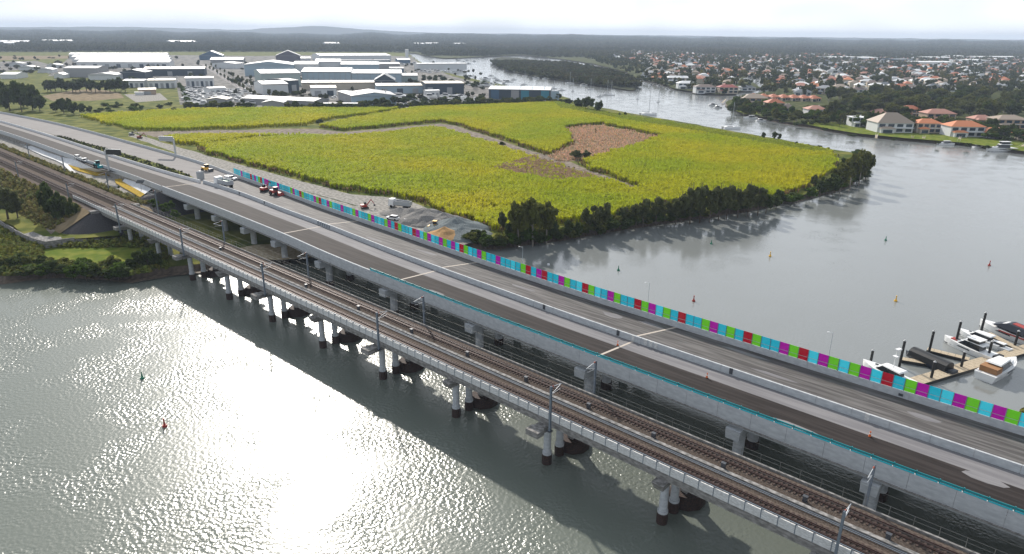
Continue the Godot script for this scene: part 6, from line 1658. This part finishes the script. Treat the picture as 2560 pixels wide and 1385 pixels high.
func make_worksite() -> void:
	for q in [[1000, 535, 6.0, 2.2, "heap_grey", "low grey spoil heap beside the tipper truck"], [1030, 537, 6.0, 2.4, "heap_grey", "lumpy grey spoil heap in the middle of the yard"], [1070, 552, 8.5, 4.6, "heap_grey", "tallest grey gravel heap in the yard"], [1060, 562, 4.0, 2.0, "heap_grey", "small pale heap before the tallest one"], [1078, 562, 4.0, 2.0, "heap_grey", "second small pale heap before the tallest one"], [1110, 558, 8.0, 3.6, "heap_grey", "grey heap next to the loader"], [1140, 572, 9.0, 3.8, "heap_blue", "bluish gravel heap at the end of the yard"], [1155, 588, 8.0, 2.6, "heap_blue", "flat bluish gravel heap by the mangroves"], [1112, 592, 6.0, 3.0, "heap_orange", "orange sand heap just behind the coloured wall"]]:
		heap(q[0], q[1], q[2], q[3], M[q[4]], q[5])
	truck(at(1000, 519, LAND), PI - 0.3, "white tipper truck parked in the gravel yard", "heap_grey")
	digger(at(912, 521, LAND), 0.4, "red", "red excavator working just behind the coloured wall", "excavator", "excavator")
	loader(at(1088, 572, LAND), PI - 0.2, "yellow", "yellow wheel loader among the gravel heaps")
	car(at(1028, 558, LAND), -0.5, "white", "white utility truck parked among the heaps", "utility_truck", "", true)
	car(at(982, 549, LAND), 2.7, "white", "white van roof showing over the coloured wall", "utility_truck", "", false)
	# on the motorway
	car(at(195, 396.5, 8.96), -0.75, "white", "white car beside the barrier on the dark carriageway", "car")
	car(at(214, 404.5, 8.96), -0.75, "galv", "silver utility truck behind the white car on the dark carriageway", "utility_truck", "", true)
	loader(at(246, 418, 8.96), -0.7, "teal", "teal machine with its arm lowered beside the message sign", "work_machine")
	loader(at(518, 428, 8.97), -0.4, "yellow", "yellow road roller on the pale carriageway", "road_roller", true)
	car(at(578, 449, 9.0), -0.4, "white", "white utility truck nearest the start of the coloured wall", "utility_truck", "", true)
	truck(at(560, 466, 9.0), PI * 0.8, "white service truck with a green load beside the median", "green_paint")
	digger(at(662, 478, 9.0), 1.2, "red", "small red lift machine on the grey carriageway", "lift_machine", "machine")
	loader(at(690, 487, 9.0), -0.5, "red", "red work machine beside the coloured wall", "work_machine")
	var t := thing("water_tank", "grey cylindrical tank standing beside the median", "tank", at(502, 447, 8.97))
	var mb := MB.new(); mb.tube(Vector3(0, 0, 0), Vector3(0, 2.6, 0), 1.3, 1.3, 16); part("tank", mb.mesh(), M.grey, t)
	mb = MB.new(); mb.tube(Vector3(0, 2.6, 0), Vector3(0, 2.9, 0), 1.3, 0.4, 16); part("lid", mb.mesh(), M.white, t)
	for q in [[350, 346, 9.0, "rust_red", "rust red machinery parked in the yard behind the pale barrier"], [330, 338, 7.0, "grey", "grey machinery parked beside the rust red one"], [560, 300, 0.0, "", ""]]:
		if q[3] != "": digger(at(q[0], q[1], LAND), 0.3, q[3], q[4], "parked_machine", "machine")
	# white plastic sheet weighed down along the slope beyond the wall
	var sh := thing("white_sheet", "long white sheet laid over the slope behind the coloured wall", "sheet", at(830, 488, 7.0))
	mb = MB.new()
	for k in 12:
		var a0 := at(762 + k * 10.6, 477 + k * 2.95, 8.6) - sh.position; var a1 := at(762 + (k + 1) * 10.6, 477 + (k + 1) * 2.95, 8.6) - sh.position
		var back := DN * 2.8 + Vector3(0, -1.4, 0)
		var b0 := back + Vector3(0, 0.3 * noise.get_noise_1d(k * 60.0), 0); var b1 := back + Vector3(0, 0.3 * noise.get_noise_1d((k + 1) * 60.0), 0)
		mb.hexa([a0 - Vector3(0, 0.1, 0), a1 - Vector3(0, 0.1, 0), a1 + b1 - Vector3(0, 0.1, 0), a0 + b0 - Vector3(0, 0.1, 0), a0, a1, a1 + b1, a0 + b0])
	part("sheet", mb.mesh(), M.white, sh)

# ---------- bank at the western end of the railway bridge
func make_left_bank() -> void:
	sheet("lawn", wiggle(px_poly([[60, 640], [100, 628], [118, 624], [220, 612], [300, 604], [360, 612], [400, 640], [380, 668], [300, 668], [180, 664], [80, 660]], LAND), 0.03, 0.2), LAND + 0.03, M.lawn)
	sheet("grass", wiggle(px_poly([[-200, 690], [0, 690], [60, 672], [80, 660], [60, 640], [40, 610], [0, 590], [-200, 570]], LAND), 0.03, 0.2), LAND + 0.02, M.grass)
	sheet("mud_bank", wiggle(px_poly([[270, 703], [330, 707], [370, 700], [425, 690], [520, 681], [620, 663], [560, 640], [480, 645], [420, 662], [340, 680], [290, 692]], 0.3), 0.03, 0.3), 0.32, M.mud)
	sheet("sand_bank", wiggle(px_poly([[590, 622], [640, 612], [700, 610], [770, 622], [860, 632], [790, 643], [700, 650], [640, 648]], LAND), 0.03, 0.2), LAND + 0.03, M.sand_pale)
	# retaining wall of concrete panels, bending round a grey slab
	var w := thing("retaining_wall", "grey concrete panel retaining wall bending round the grass below the rail embankment", "wall", at(115, 620, LAND))
	var foot := [[-60, 545], [0, 566], [30, 584], [65, 604], [90, 613], [115, 621], [156, 615], [190, 611], [219, 608], [262, 604], [300, 600]]
	for i in foot.size() - 1:
		var a := at(foot[i][0], foot[i][1], LAND) - w.position
		var b := at(foot[i + 1][0], foot[i + 1][1], LAND) - w.position
		var n := maxi(1, int(a.distance_to(b) / 2.6))
		var th := (b - a).cross(Vector3.UP).normalized() * 0.15
		for k in n:
			var q0 := a.lerp(b, (k + 0.01) / n); var q1 := a.lerp(b, (k + 0.99) / n)
			var h := Vector3(0, (2.1 if i < 7 else 1.4 - (i - 7) * 0.3) + 0.12 * sin(k * 2.3 + i), 0)
			var mb := MB.new(); mb.hexa([q0 - th - Vector3(0, 0.5, 0), q1 - th - Vector3(0, 0.5, 0), q1 + th - Vector3(0, 0.5, 0), q0 + th - Vector3(0, 0.5, 0), q0 - th + h, q1 - th + h, q1 + th + h, q0 + th + h])
			part("wall_panel", mb.mesh(), M.concrete_old, w)
	sheet("concrete_slab", px_poly([[58, 585], [82, 579], [112, 591], [152, 592], [156, 598], [113, 605]], LAND + 1.9), LAND + 1.9, M.concrete_old)
	sheet("ground", wiggle(px_poly([[-60, 530], [0, 549], [56, 583], [113, 604], [156, 598], [220, 594], [300, 588], [290, 570], [200, 540], [100, 470], [-60, 440]], LAND + 1.85), 0.03, 0.1), LAND + 1.82, M.grass)
	sheet("dirt_path", wiggle(px_poly([[60, 508], [85, 510], [120, 545], [140, 575], [128, 586], [112, 570], [95, 540]], LAND + 1.85), 0.03, 0.3), LAND + 1.86, M.dirt)
	for q in [[20, 548, 445, 70, "oak"], [45, 545, 470, 46, "oak"], [-12, 545, 440, 60, "oak"], [128, 552, 448, 60, "mangrove"], [158, 560, 462, 70, "mangrove"], [186, 562, 482, 50, "mangrove"], [68, 500, 470, 40, "bush"]]:
		tree_px(q[0], q[1], q[2], q[4], q[3], {"oak": "greyish scrubby tree on the slope below the railway", "mangrove": "dense dark tree against the rail embankment", "bush": "brown scrub bush on the slope below the railway"}[q[4]], "trees on the slope below the railway", LAND + 1.8, "leaf_dark" if q[4] == "mangrove" else "leaf_grey")
	for k in 46:
		var u := rf(-60, 330)
		var v := 693.0 + (4.0 if u > 150 else 0.0) - rf(0, 22)
		var p := at(u, v, 1.0)
		tree("mangrove" if k % 2 else "bush", p, rf(2.2, 4.6), rf(4.0, 7.0), "dark mangrove bush in the belt along the muddy shore", "mangrove belt along the muddy shore", ["leaf_dark", "leaf_green", "leaf_olive", "leaf_dark"][k % 4])
	for q in [[350, 668, 618, 46], [372, 672, 608, 50], [395, 668, 630, 40], [330, 676, 640, 36], [300, 690, 660, 36], [240, 692, 655, 40]]:
		tree_px(q[0], q[1], q[2], "mangrove", q[3], "large rounded dark bush beside the first bridge columns", "large bushes by the first bridge columns", LAND, "leaf_dark")
	for q in [[385, 520, 492, 40], [412, 530, 505, 40], [440, 545, 520, 36], [428, 522, 500, 34], [300, 478, 462, 16]]:
		tree_px(q[0], q[1], q[2], "bush", q[3], "green bush on the slope between the two bridges", "bushes between the two bridges", 5.0, "leaf_green")
	# loose scrub and grass tufts on the slopes
	var tuft := crown(61, 4, 1.0, 0.7, 40, 0.6)
	var xs := []
	for k in 5200:
		var u := rf(-60, 420)
		var v := rf(545, 690)
		var p := at(u, v, LAND)
		if not Geometry2D.is_point_in_polygon(Vector2(p.x, p.z), west_land): continue
		var lawn := u > 110 and u < 380 and v > 620 and v < 662
		if lawn: continue
		xs.append(Transform3D(yaw(rf(0, TAU)).scaled(Vector3.ONE * rf(0.4, 1.0)), Vector3(p.x, LAND - 0.1, p.z)))
	crowd("grass_tufts", "rough green and straw coloured grass on the western bank", "grass", tuft, xs, 0.17, 0.19, 0.040, 0.4)
	xs = []
	for k in 5200:
		var s := rf(-420, -232)
		var n := rf(52.5, 64.2) if k % 3 else rf(78.3, 83.5)
		var y := lerpf(LAND, 8.4, (n - 52.0) / 12.6) if n < 70 else (lerpf(8.4, 6.6, (n - 78.0) / 3.0) if n < 81 else 6.5)
		xs.append(Transform3D(yaw(rf(0, TAU)).scaled(Vector3.ONE * rf(0.4, 0.95)), br(s, n, y - 0.1)))
	crowd("embankment_scrub", "straw and olive scrub on the sides of the rail embankment", "scrub", tuft, xs, 0.19, 0.18, 0.055, 0.4)
